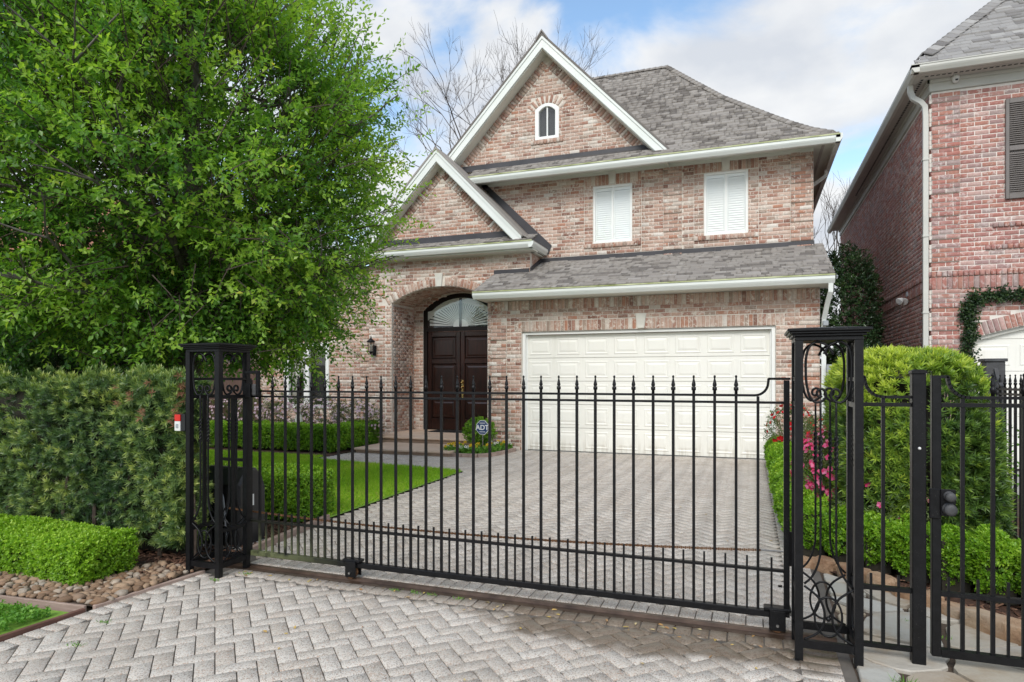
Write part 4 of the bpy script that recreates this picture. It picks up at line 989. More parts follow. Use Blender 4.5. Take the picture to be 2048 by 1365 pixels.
def clipped(x, y, ang):
    """trim a paver that meets the border so that no gap shows"""
    if field_ok(x, y): 
        dx, dy = math.cos(ang), math.sin(ang); ok = [t for t in np.linspace(-.096, .096, 9) if field_ok(x + dx * t, y + dy * t)]
        l = ok[-1] - ok[0]
        if l > .03: t = (ok[0] + ok[-1]) / 2; paver(x + dx * t, y + dy * t, ang, max(l, .05) if l < .19 else .1938)
    else:
        dx, dy = math.cos(ang), math.sin(ang); ok = [t for t in np.linspace(-.096, .096, 9) if field_ok(x + dx * t, y + dy * t)]
        if len(ok) > 1: t = (ok[0] + ok[-1]) / 2; paver(x + dx * t, y + dy * t, ang, ok[-1] - ok[0] + .02)
# 45 degree herringbone: unit vectors a=(1,1)/sqrt2, b=(-1,1)/sqrt2 in tenths of a metre
ea, eb = np.array([1, 1]) / math.sqrt(2) * .1, np.array([-1, 1]) / math.sqrt(2) * .1
rngx = range(-90, 150)
for i in rngx:
    for j in range(-110, 150):
        k = (i - j) % 4
        if k == 0: p = ea * (i + 1) + eb * (j + .5); an = math.pi / 4
        elif k == 3: p = ea * (i + .5) + eb * (j + 1.0); an = 3 * math.pi / 4
        else: continue
        if -8 < p[0] < .6 and 1.2 < p[1] < 12.9: clipped(p[0], p[1], an)
y = 1.3
while y < 3.9: paver(-3.935, y, 0, .13, .092); y += .1
y = 1.3
while y < 12.7:
    if not 3.95 < y < 4.33: paver(.34, y, 0, .195, .092)
    y += .1
x = -3.78
while x < .24:
    paver(x, 3.958, math.pi / 2, .125, .092); paver(x, 4.265, math.pi / 2, .165, .092); x += .1
def pv_keep(): pass
pieces('paver', PV_V, PV_F, paves, M['paver'], drive, 300, 'paver_field')
sl = MB().box(-4.47, .42, 12.75, 12.84, -.03, .003).build('threshold', M['concrete'], drive)
# gate track
tk = thing('gate_track', 'rusty wet steel track set into the paving under the sliding gate', 'track', (-1.8, 4.11, 0))
MB().box(-4.4, .46, 4.03, 4.175, -.03, -.001).build('track_plate', M['track'], tk); MB().prism([(4.085, -.001), (4.135, -.001), (4.118, .014), (4.102, .014)], 'x', -4.4, .46).build('rail', M['track'], tk)

# left of the driveway: gravel bed, ground cover, timber edging
gb = sheet('gravel_bed', [(-9, 2.9), (-4.03, 3.0), (-3.99, 3.9), (-9, 3.9)], .012, 'soil')
def stone_mesh(seed, mat, name):
    r_ = random.Random(seed); b3 = MB(); n1, n2 = 6, 4; V = [(0, 0, -1)]; ph = [r_.random() * 6 for _ in range(6)]
    for i in range(1, n2):
        t = math.pi * i / n2
        for k in range(n1):
            a = 2 * math.pi * (k + .5 * (i % 2)) / n1; q_ = 1 + .22 * math.sin(2 * a + ph[0]) + .15 * math.sin(3 * a + ph[1] + i) + r_.uniform(-.08, .08)
            V.append((math.sin(t) * math.cos(a) * q_, math.sin(t) * math.sin(a) * q_, -math.cos(t)))
    V.append((0, 0, 1)); F = []
    for k in range(n1):
        F.append((0, 1 + (k + 1) % n1, 1 + k)); F.append((len(V) - 1, len(V) - 1 - n1 + k, len(V) - 1 - n1 + (k + 1) % n1))
        for i in range(n2 - 2): a = 1 + i * n1; F.append((a + k, a + (k + 1) % n1, a + n1 + (k + 1) % n1, a + n1 + k))
    return b3.add(V, F).mesh(name, mat, smooth=True)
sm = [stone_mesh(i, M['pebble'], 'stone') for i in range(7)]
pts = []
tries = 0
while len(pts) < 560 and tries < 26000:
    tries += 1; x, y = random.uniform(-5.7, -4.02), random.uniform(2.93, 3.88)
    if x > -4.25 and y < 3.02: continue
    if y < 2.98 + (x + 4.03) * .03: continue
    if y > 3.32 and x < -4.45: continue
    s_ = random.uniform(.022, .044)
    if all((x - a) ** 2 + (y - b2) ** 2 > ((s_ + c) * .72) ** 2 for a, b2, c in pts): pts.append((x, y, s_))
pts.sort(key=lambda p: -p[2] * (1 if p[1] < 3.6 else .6))
for i, (x, y, s_) in enumerate(pts[:300]):
    inst('stone', sm[i % 7], gb, (x, y, .012 + s_ * .45), np.array(Matrix.Rotation(random.random() * 6.28, 3, 'Z')) @ np.diag([s_ * 1.15, s_ * .9, s_ * .68]))
rest = MB()
for i, (x, y, s_) in enumerate(pts[300:]):
    me = sm[i % 7]; A = np.array(Matrix.Rotation(random.random() * 6.28, 3, 'Z')) @ np.diag([s_ * 1.15, s_ * .9, s_ * .68]); rest.add([A @ np.array(v.co) + np.array([x, y, .012 + s_ * .45]) for v in me.vertices], [tuple(p.vertices) for p in me.polygons], random.random())
if rest.v: rest.build('stones', M['pebble'], gb, smooth=True, rnd=True)['kind'] = 'stuff'
def plank(name, a, b2, th, z0, z1, mat, lab):
    d = Vector((b2[0] - a[0], b2[1] - a[1], 0)); nn = Vector((-d.y, d.x, 0)).normalized() * th / 2; a, b2 = Vector((*a, 0)), Vector((*b2, 0))
    p = [a - nn, b2 - nn, b2 + nn, a + nn]
    return tag(MB().hexa([(v.x, v.y, z0) for v in p] + [(v.x, v.y, z1) for v in p]).build(name, M[mat], bevel=.004), lab, 'edging')
plank('edging_board', (-4.015, 3.0), (-3.955, 3.85), .028, -.03, .022, 'edgewood', 'pale timber edging between gravel stones and pavers near the gate post')
plank('edging_board', (-6.2, 2.80), (-4.05, 2.97), .022, -.03, .026, 'edgewood', 'timber edging between the gravel stones and the green ground cover')
plank('edging_board', (-4.10, 1.4), (-4.03, 2.95), .024, -.03, .020, 'edgedark', 'dark brown timber edging between ground cover and pavers')
plank('edging_board', (-4.005, 4.36), (-4.20, 5.74), .045, -.03, .06, 'edgewood', 'pinkish timber edging between bark mulch bed and driveway, behind the gate')
sheet('ground_cover_soil', [(-8, 1), (-4.11, 1), (-4.06, 2.9), (-8, 2.66)], .0, 'lawnsoil')
mb_ = sheet('mulch_bed', [(-4.02, 4.3), (-4.22, 5.74), (-6.9, 6.1), (-7.2, 4.0), (-4.02, 3.9)], .006, 'mulch')
hb_ = sheet('hedge_bed', [(-7.62, 10.35), (-7.62, 13.58), (-12.2, 13.58), (-12.2, 10.35)], .008, 'mulch')
lawn = sheet('lawn', [(-4.22, 5.76), (-4.34, 9.48), (-7.62, 9.93), (-7.62, 10.33), (-12.2, 10.33), (-12.2, 6), (-6.9, 6.12)], .010, 'lawnsoil')
sheet('planting_bed', [(.46, 5.65), (1.0, 5.12), (1.45, 4.6), (2.0, 4.1), (2.6, 3.8), (2.8, 12.6), (.46, 12.7)], .004, 'mulch')
# flagstone path
fp = sheet('flagstone_path', [(.47, 1.0), (3.0, 1.0), (3.0, 3.6), (1.75, 4.25), (.45, 5.62)], -.012, 'soil')
rr = random.Random(5); seeds = []
for i in range(9):
    for j in range(14): seeds.append((.42 + i * .40 + rr.uniform(-.17, .17) + .1 * (j % 2), 1.2 + j * .36 + rr.uniform(-.15, .15)))
bnd = [(.49, 1.0), (3.0, 1.0), (3.0, 3.2), (.52, 5.50)]
for k, s_ in enumerate(seeds):
    poly = [(s_[0] - .7, s_[1] - .7), (s_[0] + .7, s_[1] - .7), (s_[0] + .7, s_[1] + .7), (s_[0] - .7, s_[1] + .7)]
    def cut(poly, px, py, nx, ny):
        out = []
        for i in range(len(poly)):
            a, b2 = poly[i - 1], poly[i]; da = (a[0] - px) * nx + (a[1] - py) * ny; db = (b2[0] - px) * nx + (b2[1] - py) * ny
            if (da <= 0) != (db <= 0): t = da / (da - db); out.append((a[0] + (b2[0] - a[0]) * t, a[1] + (b2[1] - a[1]) * t))
            if db <= 0: out.append(b2)
        return out
    gap = rr.uniform(.008, .022)
    for s2 in seeds:
        dx, dy = s2[0] - s_[0], s2[1] - s_[1]; d = math.hypot(dx, dy)
        if 0 < d < 1.3: poly = cut(poly, s_[0] + dx / 2 - dx / d * gap, s_[1] + dy / 2 - dy / d * gap, dx / d, dy / d)
        if len(poly) < 3: break
    for i in range(len(bnd)):
        a, b2 = bnd[i], bnd[(i + 1) % len(bnd)]; d = math.hypot(b2[0] - a[0], b2[1] - a[1]); poly = cut(poly, a[0], a[1], (b2[1] - a[1]) / d, -(b2[0] - a[0]) / d)
        if len(poly) < 3: break
    if len(poly) < 3: continue
    # roughen the outline
    out = []
    for i in range(len(poly)):
        a, b2 = poly[i - 1], poly[i]; out.append((a[0] * .85 + b2[0] * .15, a[1] * .85 + b2[1] * .15)); out.append(((a[0] + b2[0]) / 2 + rr.uniform(-.018, .012), (a[1] + b2[1]) / 2 + rr.uniform(-.018, .012))); out.append((a[0] * .15 + b2[0] * .85, a[1] * .15 + b2[1] * .85))
    ar = abs(sum(out[i - 1][0] * out[i][1] - out[i][0] * out[i - 1][1] for i in range(len(out)))) / 2
    if ar < .004: continue
    MB().prism(out, 'z', -.03, rr.uniform(.004, .018)).build('flagstone', M['flag'], fp, bevel=.006)
# sandstone edging along the path
re = thing('rock_edging', 'row of rough tan sandstone rocks edging the flagstone path', 'rocks', (.9, 5.1, 0))
def rock(x, y, l, wdt, h, ang, seed):
    r_ = random.Random(seed); b3 = MB(); n1 = 10; V = []; lev = [(.94, -.04), (1.0, .35 * h), (.98, .78 * h), (.86, h)]
    of = [1 + r_.uniform(-.16, .14) for _ in range(n1)]
    for q_, z in lev:
        for k in range(n1):
            a = 2 * math.pi * k / n1; ca, sa = math.cos(a), math.sin(a); p = 3.2
            rad = 1 / ((abs(ca) ** p + abs(sa) ** p) ** (1 / p)) * of[k] * q_ * (1 + r_.uniform(-.04, .04))
            u, v = rad * ca * l / 2, rad * sa * wdt / 2; V.append((x + u * math.cos(ang) - v * math.sin(ang), y + u * math.sin(ang) + v * math.cos(ang), z + r_.uniform(-.008, .008)))
    V.append((x, y, h * 1.01)); F = [tuple(range(n1 - 1, -1, -1))]
    for i in range(3):
        for k in range(n1): F.append((i * n1 + k, i * n1 + (k + 1) % n1, (i + 1) * n1 + (k + 1) % n1, (i + 1) * n1 + k))
    for k in range(n1): F.append((3 * n1 + k, 3 * n1 + (k + 1) % n1, 4 * n1))
    b3.add(V, F).build('rock', M['rock'], re, bevel=.006)
for i, a in enumerate([(.40, 5.66, .17, .13, .07, -.6), (.545, 5.62, .19, .13, .085, -.5), (.72, 5.42, .24, .16, .085, -.7), (.87, 5.22, .20, .15, .10, -.9), (.985, 5.06, .18, .13, .06, -.8), (1.09, 4.93, .16, .14, .10, -1.0), (1.19, 4.78, .20, .15, .075, -1.0), (1.37, 4.52, .44, .17, .105, -.85), (1.62, 4.22, .34, .17, .09, -.8), (1.86, 3.97, .3, .17, .1, -.75), (.66, 5.62, .15, .1, .05, .3), (2.1, 3.78, .3, .18, .09, -.6)]): rock(*a, seed=i + 3)
# planter edging by the steps
pe = thing('planter_edging', 'low brown brick edging around the pansy bed by the porch steps', 'edging', (-5.1, 11.4, 0))
loop = [(-5.68, 11.45), (-5.50, 11.27), (-5.15, 11.18), (-4.85, 11.22), (-4.68, 11.45), (-4.58, 11.95), (-4.55, 12.45)]
for (a, b2) in zip(loop[:-1], loop[1:]):
    d = Vector((b2[0] - a[0], b2[1] - a[1], 0)); n = max(1, round(d.length / .2))
    for i in range(n):
        c = Vector((*a, 0)) + d * (i + .5) / n; A = np.array(Matrix.Rotation(math.atan2(d.y, d.x), 3, 'Z')) @ np.diag([d.length / n - .006, .07, .07])
        V, F = batch(PV_V, PV_F, [((c.x, c.y, .035), A)]); MB().add(V.tolist(), F.tolist()).build('edging_brick', M['edgewood'], pe)
sheet('flower_bed', [(-5.68, 11.45), (-5.50, 11.27), (-5.15, 11.18), (-4.85, 11.22), (-4.68, 11.45), (-4.58, 11.95), (-4.55, 12.6), (-5.38, 12.6), (-5.45, 11.8)], .03, 'soil')

# ------------------------------------------------------------------ ironwork
UB = MB().box(-.5, .5, -.5, .5, 0, 1)
def ubox(mat): return UB.mesh('bar', mat)
def bar(name, me, par, x, y, z0, z1, wx, wy=None):
    o = inst(name, me, par, (x, y, z0), np.diag([wx, wy or wx, z1 - z0])); return o
FIN = MB().lathe([(.009, 0), (.009, .030), (.0138, .033), (.0138, .050), (.0075, .053), (.0125, .062), (.0115, .070), (.005, .100), (.0045, .106), (.0072, .112), (.0068, .119), (.0025, .124)], (0, 0, 0), 10)
SG = thing('sliding_gate', 'long black iron sliding driveway gate with spear-topped pickets', 'gate', (-1.75, 4.12, 0))
gi = ubox(M['iron_algae']); fin_me = FIN.mesh('finial', M['iron'], smooth=True); GYY = 4.12
for i in range(31):
    x = -3.66 + .1233 * i; lastfirst = i in (0, 30)
    p = bar('picket', gi, SG, x, GYY, .128, 1.392 if lastfirst else 1.405, .0165)
    if not lastfirst:
        f = inst('finial', fin_me, SG, (x, GYY, 1.395))
    if i < 30: bar('short_picket', gi, SG, x + .0617, GYY, .128, .44, .0115)
    else: bar('short_picket', gi, SG, x + .075, GYY, .128, .44, .0115)
m = MB().box(-3.70, .02, GYY - .015, GYY + .015, 1.391, 1.405)
V = [(.02, 1.398)] + [(.02 + .075 * math.sin(a), 1.473 - .075 * math.cos(a)) for a in np.linspace(.25, 1.35, 7)] + [(.098, 1.497), (.215, 1.497)]
def ribbon(mb, pts, y, wy, th):
    for (a, b2) in zip(pts[:-1], pts[1:]):
        d = Vector((b2[0] - a[0], 0, b2[1] - a[1])).normalized(); n = Vector((-d.z, 0, d.x)) * th / 2; A, B = Vector((a[0], 0, a[1])) - d * .002, Vector((b2[0], 0, b2[1])) + d * .002
        p = [A - n, B - n, B + n, A + n]; mb.hexa([(v.x, y - wy / 2, v.z) for v in (p[0], p[1])] + [(v.x, y + wy / 2, v.z) for v in (p[1], p[0])] + [(v.x, y - wy / 2, v.z) for v in (p[3], p[2])] + [(v.x, y + wy / 2, v.z) for v in (p[2], p[3])])
ribbon(m, V, GYY, .030, .014)
ribbon(m, [(-3.70 - (p[0] - .02) * .8, p[1]) for p in V[:-1]][::-1] + [(-3.70, 1.398)], GYY, .030, .014)
m.build('top_rail', M['iron'], SG)
MB().box(-3.76, .182, GYY - .0145, GYY + .0145, 1.349, 1.363).build('upper_rail', M['iron'], SG)
MB().box(-3.76, .182, GYY - .0145, GYY + .0145, .358, .374).build('middle_rail', M['iron_algae'], SG)
MB().box(-3.78, .11, GYY - .022, GYY + .022, .090, .1285).build('bottom_rail', M['iron_algae'], SG, bevel=.004)
MB().box(.180, .212, GYY - .022, GYY + .022, .10, 1.487).build('end_post', M['iron'], SG, bevel=.003)
MB().box(-3.79, -3.75, GYY - .022, GYY + .022, .10, 1.487).build('end_post', M['iron'], SG, bevel=.003)
for x in (-2.79, .145):
    h = MB().box(x - .075, x + .075, GYY - .035, GYY + .035, .131, .152).box(x - .045, x + .045, GYY - .045, GYY - .030, .022, .140).box(x - .045, x + .045, GYY + .030, GYY + .045, .022, .140).box(x - .05, x + .05, GYY - .046, GYY + .046, .140, .149).build('roller_housing', M['iron_algae'], SG, bevel=.006)
    w_ = MB().lathe([(.0, -.018), (.045, -.018), (.038, 0), (.045, .018), (.0, .018)], (0, 0, 0), 14).build('roller', M['rust'], SG, smooth=False); w_.matrix_basis = Matrix.Translation(Vector((x, GYY, .056)) - WL[SG.name]) @ Matrix.Rotation(R(90), 4, 'X')
    MB().tube([(x, GYY - .048, .056), (x, GYY - .058, .056)], .009, 6).build('bolt', M['steel'], SG)
MB().box(.15, .172, GYY - .01, GYY + .01, .27, .279).box(.212, .222, GYY - .01, GYY + .01, .40, .60).build('latch_tab', M['iron'], SG)
# drive chain
ch = thing('drive_chain', 'rusty roller chain stretched behind the sliding gate', 'chain', (-1.8, 4.19, .38))
cl = MB().hexa([(-.008, -.006, -.004), (.008, -.006, -.004), (.008, .006, -.004), (-.008, .006, -.004), (-.006, -.005, .006), (.006, -.005, .006), (.006, .005, .006), (-.006, .005, .006)])
m = MB()
for i in range(330):
    t = i / 329; x = -4.05 + 4.10 * t; z = .43 + .03 * t - .055 * 4 * t * (1 - t); m.cbox((x, 4.19, z), (.0105, .010 if i % 2 else .014, .011 if i % 2 else .014))
m.build('links', M['rust'], ch)['kind'] = 'stuff'
MB().tube([(.05, 4.19, .46), (.18, 4.19, .462)], .005, 6).build('tension_rod', M['steel'], ch)
# ornate posts
def arcpts(c, rx, rz, a0, a1, n): return [(c[0] + rx * math.cos(a0 + (a1 - a0) * i / n), c[1] + rz * math.sin(a0 + (a1 - a0) * i / n)) for i in range(n + 1)]
def smooth_path(P, n=5):
    P = [np.array(p, float) for p in P]; out = []
    for i in range(len(P) - 1):
        p0, p1, p2, p3 = P[max(i - 1, 0)], P[i], P[i + 1], P[min(i + 2, len(P) - 1)]
        for k in range(n):
            t = k / n; out.append(.5 * ((2 * p1) + (-p0 + p2) * t + (2 * p0 - 5 * p1 + 4 * p2 - p3) * t * t + (-p0 + 3 * p1 - 3 * p2 + p3) * t ** 3))
    return [tuple(q) for q in out] + [tuple(P[-1])]
HRT = smooth_path([(.022, 1.628), (.003, 1.663), (-.025, 1.685), (-.060, 1.692), (-.092, 1.665), (-.107, 1.61), (-.109, 1.545), (-.105, 1.47), (-.090, 1.405), (-.064, 1.374), (-.032, 1.378), (-.012, 1.402), (-.016, 1.432), (-.036, 1.443), (-.053, 1.430), (-.053, 1.410), (-.040, 1.401), (-.031, 1.409)])
ROD = [(-.0375, 1.376), (-.0375, 1.2), (-.0375, .95), (-.0375, .62), (-.042, .55), (-.058, .49), (-.083, .44), (-.116, .405)]
RING = arcpts((0, .24), .066, .104, 0, 2 * math.pi, 24)[:-1]
ARC = smooth_path([(-.116, .394), (-.075, .365), (-.045, .335), (-.024, .29), (-.018, .24), (-.026, .195), (-.048, .155), (-.08, .130), (-.116, .112)])
def mir(P): return [(-a, b2) for a, b2 in P]
def t3(P): return [(a, 0, b2) for a, b2 in P]
face_me = []
for nm, P, rad, cl_ in (('scroll', HRT, .0065, 0), ('scroll', mir(HRT), .0065, 0), ('rod', ROD, .006, 0), ('rod', mir(ROD), .006, 0), ('ring', RING, .0062, 1), ('arc', ARC, .0062, 0), ('arc', mir(ARC), .0062, 0)):
    mb = MB(); P = smooth_path(P, 3) if nm == 'rod' else P; mb.tube([(a, (.004 if nm == 'ring' else -.003 if nm == 'arc' else 0), b2) for a, b2 in P], rad, 6, closed=bool(cl_))
    if nm == 'rod':
        for ph in (0, math.pi):
            mb.tube([(P[0][0] + .007 * math.cos(ph + i * .7), .007 * math.sin(ph + i * .7), 1.02 + i * .006) for i in range(30)], .005, 5)
    face_me.append((nm, mb.mesh(nm, M['iron'], smooth=True)))
def gate_post(x0, y0, label, side_x):
    wd = .325; lg = .040; x1, y1 = x0 + wd, y0 + wd; t = thing('gate_post', label, 'gate post', (x0 + wd / 2, y0 + wd / 2, 0), 'ornate iron posts of the driveway gate'); im = ubox(M['iron'])
    for lx in (x0 + lg / 2, x1 - lg / 2):
        for ly in (y0 + lg / 2, y1 - lg / 2): bar('leg', im, t, lx, ly, 0, 1.70, lg)
    xc_, yc_ = x0 + wd / 2, y0 + wd / 2; m = MB()
    for (hw_, za, zb) in ((.163, 1.6995, 1.722), (.176, 1.722, 1.736), (.190, 1.736, 1.748), (.200, 1.748, 1.763)): m.box(xc_ - hw_, xc_ + hw_, yc_ - hw_, yc_ + hw_, za, zb - .0005)
    m.hexa([(xc_ + a * .2, yc_ + b2 * .2, 1.763) for a, b2 in ((-1, -1), (1, -1), (1, 1), (-1, 1))] + [(xc_ + a * .08, yc_ + b2 * .08, 1.775) for a, b2 in ((-1, -1), (1, -1), (1, 1), (-1, 1))])
    m.build('cap', M['iron'], t, bevel=.003)
    for k in range(4):
        an = k * math.pi / 2; Mx = np.array(Matrix.Rotation(an, 3, 'Z')); off = Vector((0, -(wd / 2 - lg / 2), 0)); off.rotate(Matrix.Rotation(an, 3, 'Z')); c = Vector((xc_, yc_, 0)) + off
        for nm, me in face_me: inst(nm, me, t, c, Mx)
        MB_ = [(.066, .108)] if k % 2 == 0 else [(.066, .108), (.335, .360), (1.345, 1.372), (1.485, 1.505)]
        if k == 2 and side_x: MB_.append((.84, .862))
        for za, zb in MB_:
            if k % 2 == 0: MB().box(x0 + lg, x1 - lg, c.y - .013, c.y + .013, za, zb).build('cross_rail', M['iron'], t)
            else: MB().box(c.x - .016, c.x + .016, y0 + lg, y1 - lg, za, zb).build('cross_rail', M['iron'], t)
        if k % 2 == 1: MB().box(c.x - .006, c.x + .006, c.y - .017, c.y + .017, .361, 1.344).build('flat_bar', M['iron'], t)
    MB().lathe([(.003, -.014), (.011, -.008), (.013, 0), (.011, .008), (.003, .014)], (xc_, y0 + lg / 2 + .002, .23), 10).build('rosette', M['iron'], t, smooth=True)
    return t
gate_post(.220, 3.752, 'black iron scrollwork gate post beside the flagstone path', 0)
lp = gate_post(-4.056, 3.768, 'black iron scrollwork gate post at the end of the tall hedge', 1)
m = MB().box(-3.73, -3.60, 4.03, 4.06, 1.535, 1.56).box(-3.625, -3.60, 4.03, 4.06, 1.36, 1.535).box(-3.73, -3.68, 4.03, 4.05, 1.35, 1.46).build('guide_bracket', M['iron'], lp, bevel=.003)
MB().lathe([(.018, 0), (.022, .01), (.022, .08), (.018, .09)], (-3.655, 4.06, 1.365), 10).build('guide_roller', M['irongrey'], lp)
t = thing('access_box', 'small key switch box with red and white face on the gate post by the hedge', 'switch box', (-4.11, 3.80, 1.1))
MB().box(-4.145, -4.058, 3.76, 3.85, 1.095, 1.225).build('housing', M['plastic'], t, bevel=.004); MB().box(-4.150, -4.095, 3.752, 3.7595, 1.172, 1.222).build('red_plate', M['red_pl'], t); MB().box(-4.150, -4.095, 3.752, 3.7595, 1.098, 1.170).build('white_plate', M['white_pl'], t); MB().box(-4.135, -4.112, 3.748, 3.7515, 1.12, 1.15).build('keypad', M['greymetal'], t)
t = thing('gate_operator', 'black domed gate opener cabinet standing behind the hedge-side gate post', 'gate opener', (-4.55, 4.65, 0))
m = MB(); prof = [(0, 0), (.34, 0), (.34, .50), (.30, .62), (.22, .69), (.10, .70), (0, .56)]
m.prism([(4.47 + a, b2) for a, b2 in prof], 'x', -4.72, -4.20).build('cabinet', M['plastic'], t, bevel=.02)
MB().box(-4.1995, -4.197, 4.55, 4.65, .36, .46).build('sticker', M['white_pl'], t); MB().box(-4.76, -4.16, 4.43, 4.85, -.01, .02).build('base', M['concrete'], t)
m = MB().tube(smooth_path([(-4.4, 4.465, .5), (-4.32, 4.41, .46), (-4.30, 4.41, .3), (-4.30, 4.43, .03)], 5), .008, 6).build('cable', M['greymetal'], t)
# pedestrian fence and gate
t = thing('iron_fence', 'narrow black iron fence panel between gate post and square post', 'fence', (.67, 3.92, 0)); im = ubox(M['iron']); FY = 3.92
bar('picket', im, t, .661, FY, .085, 1.395, .0175); bar('short_picket', im, t, .604, FY, .085, .455, .012); bar('short_picket', im, t, .733, FY, .085, .455, .012)
for nm, za, zb in (('bottom_rail', .062, .085), ('middle_rail', .370, .393), ('upper_rail', 1.350, 1.370)): MB().box(.546, .789, FY - .016, FY + .016, za, zb).build(nm, M['iron'], t)
m = MB(); ribbon(m, [(.546, 1.512), (.572, 1.508)] + [(.572 + .085 * (1 - math.cos(a)), 1.507 - .105 * math.sin(a)) for a in np.linspace(.15, 1.45, 7)] + [(.67, 1.40), (.789, 1.40)], FY, .03, .015); m.build('top_rail', M['iron'], t)
t = thing('fence_post', 'plain square black post between the narrow panel and the walk gate', 'post', (.822, FY, 0))
MB().box(.790, .854, FY - .032, FY + .032, 0, 1.525).build('shaft', M['iron'], t, bevel=.004); MB().prism([(.786, 1.525), (.858, 1.525), (.858, 1.538), (.840, 1.546), (.804, 1.546), (.786, 1.538)], 'y', FY - .036, FY + .036).build('cap', M['iron'], t)
MB().lathe([(.008, 0), (.0075, .005), (.003, .009)], (0, 0, 0), 10).build('bumper', M['white_pl'], t, smooth=True).matrix_basis = Matrix.Translation(Vector((.822, FY - .032, 1.135)) - WL[t.name]) @ Matrix.Rotation(R(90), 4, 'X')
t = thing('walk_gate', 'black iron walk gate with round lock knobs over the flagstone path', 'gate', (1.4, FY, 0))
MB().box(.881, .923, FY - .02, FY + .02, .058, 1.505).build('stile', M['iron'], t, bevel=.003); MB().box(1.93, 1.972, FY - .02, FY + .02, .058, 1.505).build('stile', M['iron'], t, bevel=.003)
MB().box(.9235, 1.9295, FY - .02, FY + .02, .058, .098).build('bottom_rail', M['iron'], t); MB().box(.9235, 1.9295, FY - .016, FY + .016, .372, .395).build('middle_rail', M['iron'], t); MB().box(.9235, 1.9295, FY - .016, FY + .016, 1.352, 1.372).build('upper_rail', M['iron'], t)
m = MB(); ribbon(m, [(.882, 1.508), (.955, 1.508)] + [(.955 + .085 * (1 - math.cos(a)), 1.507 - .105 * math.sin(a)) for a in np.linspace(.15, 1.45, 7)] + [(1.05, 1.40), (1.93, 1.40)], FY, .03, .015); m.build('top_rail', M['iron'], t)
for i in range(7):
    x = 1.02 + .1305 * i; bar('picket', im, t, x, FY, .098, 1.395 if i == 0 else 1.41, .0175)
    if i: inst('finial', fin_me, t, (x, FY, 1.40))
for i in range(8): bar('short_picket', im, t, .959 + .1285 * i, FY, .098, .47, .012)
lk = MB().box(.866, .915, FY - .034, FY - .0205, .775, .93).box(.9155, .985, FY - .030, FY - .014, .79, .928).build('lock_plate', M['iron'], t, bevel=.004)
for z, r_ in ((.895, .026), (.830, .032)):
    k = MB().lathe([(r_ * .9, 0), (r_, .006), (r_ * .8, .012), (r_ * .45, .02), (r_ * .95, .034), (r_ * .9, .048), (r_ * .4, .052)], (0, 0, 0), 14).build('knob', M['irongrey'], t, smooth=True); k.matrix_basis = Matrix.Translation(Vector((.952, FY - .030, z)) - WL[t.name]) @ Matrix.Rotation(R(90), 4, 'X')
# boundary fence along the neighbour's drive
t = thing('boundary_fence', 'black spear-topped iron fence beyond the rounded hedge', 'fence', (2.2, 8, 0)); ig = ubox(M['irongrey'])
MB().box(2.12, 2.28, 7.42, 7.58, 0, 1.66).build('post', M['irongrey'], t, bevel=.006); MB().box(2.105, 2.295, 7.405, 7.595, 1.66, 1.69).build('post_cap', M['irongrey'], t, bevel=.004)
for i in range(20):
    y = 7.30 - .125 * i; bar('picket', im, t, 2.2, y, .09, 1.42, .02); inst('finial', fin_me, t, (2.2, y, 1.41))
for i in range(28):
    y = 7.72 + .125 * i; bar('picket', im, t, 2.2, y, .09, 1.54, .02); inst('finial', fin_me, t, (2.2, y, 1.53))
for ya, yb, dz in ((4.9, 7.41, 0), (7.59, 11.3, .12)):
    for za in (1.39 + dz, 1.345 + dz, .09): MB().box(2.185, 2.215, ya, yb, za, za + .02).build('rail', M['iron'], t)
mm = MB()
for i in range(8):
    a, b2 = i / 8, (i + 1) / 8; f = lambda q: 1.41 + .17 * (1 - q) ** 2
    mm.hexa([(2.185, 7.41 - .2 * a, f(a)), (2.215, 7.41 - .2 * a, f(a)), (2.215, 7.41 - .2 * b2, f(b2)), (2.185, 7.41 - .2 * b2, f(b2)), (2.185, 7.41 - .2 * a, f(a) + .02), (2.215, 7.41 - .2 * a, f(a) + .02), (2.215, 7.41 - .2 * b2, f(b2) + .02), (2.185, 7.41 - .2 * b2, f(b2) + .02)])
mm.build('scroll_rail', M['irongrey'], t)
t = thing('side_gate', 'dark iron side gate with grey post between the two houses', 'gate', (1.9, 12.5, 0))
MB().box(1.235, 1.315, 12.42, 12.50, 0, 1.74).build('post', M['greymetal'], t, bevel=.004)
for i in range(9): bar('picket', im, t, 1.42 + .14 * i, 12.46, .08, 1.6, .02)
for za in (.1, .8, 1.5): MB().box(1.315, 2.7, 12.445, 12.475, za, za + .03).build('rail', M['iron'], t)
# wooden fences
def board_fence(label, a, b2, top, z0, loc):
    t = thing('wooden_fence', label, 'fence', loc); d = Vector((b2[0] - a[0], b2[1] - a[1], 0)); n = int(d.length / .146); me = MB().prism([(-.07, 0), (.07, 0), (.07, .96), (.045, 1), (-.045, 1), (-.07, .96)], 'y', -.009, .009).mesh('board', M['fencewood'])
    an = math.atan2(d.y, d.x); e = d.normalized()
    for i in range(n):
        c = Vector((*a, z0)) + e * (i + .5) * .146; inst('board', me, t, c + Vector((-e.y, e.x, 0)) * random.uniform(-.004, .004), np.array(Matrix.Rotation(an, 3, 'Z')) @ np.diag([1, 1, top - z0 + random.uniform(-.01, .01)]))
    nn = Vector((-e.y, e.x, 0)); 
    for z in (z0 - .24,):
        p = [Vector((*a, 0)) - nn * .02, Vector((*b2, 0)) - nn * .02, Vector((*b2, 0)) + nn * .02, Vector((*a, 0)) + nn * .02]; MB().hexa([(v.x, v.y, z) for v in p] + [(v.x, v.y, z + .235) for v in p]).build('kick_board', M['fencewood'], t)
    return t
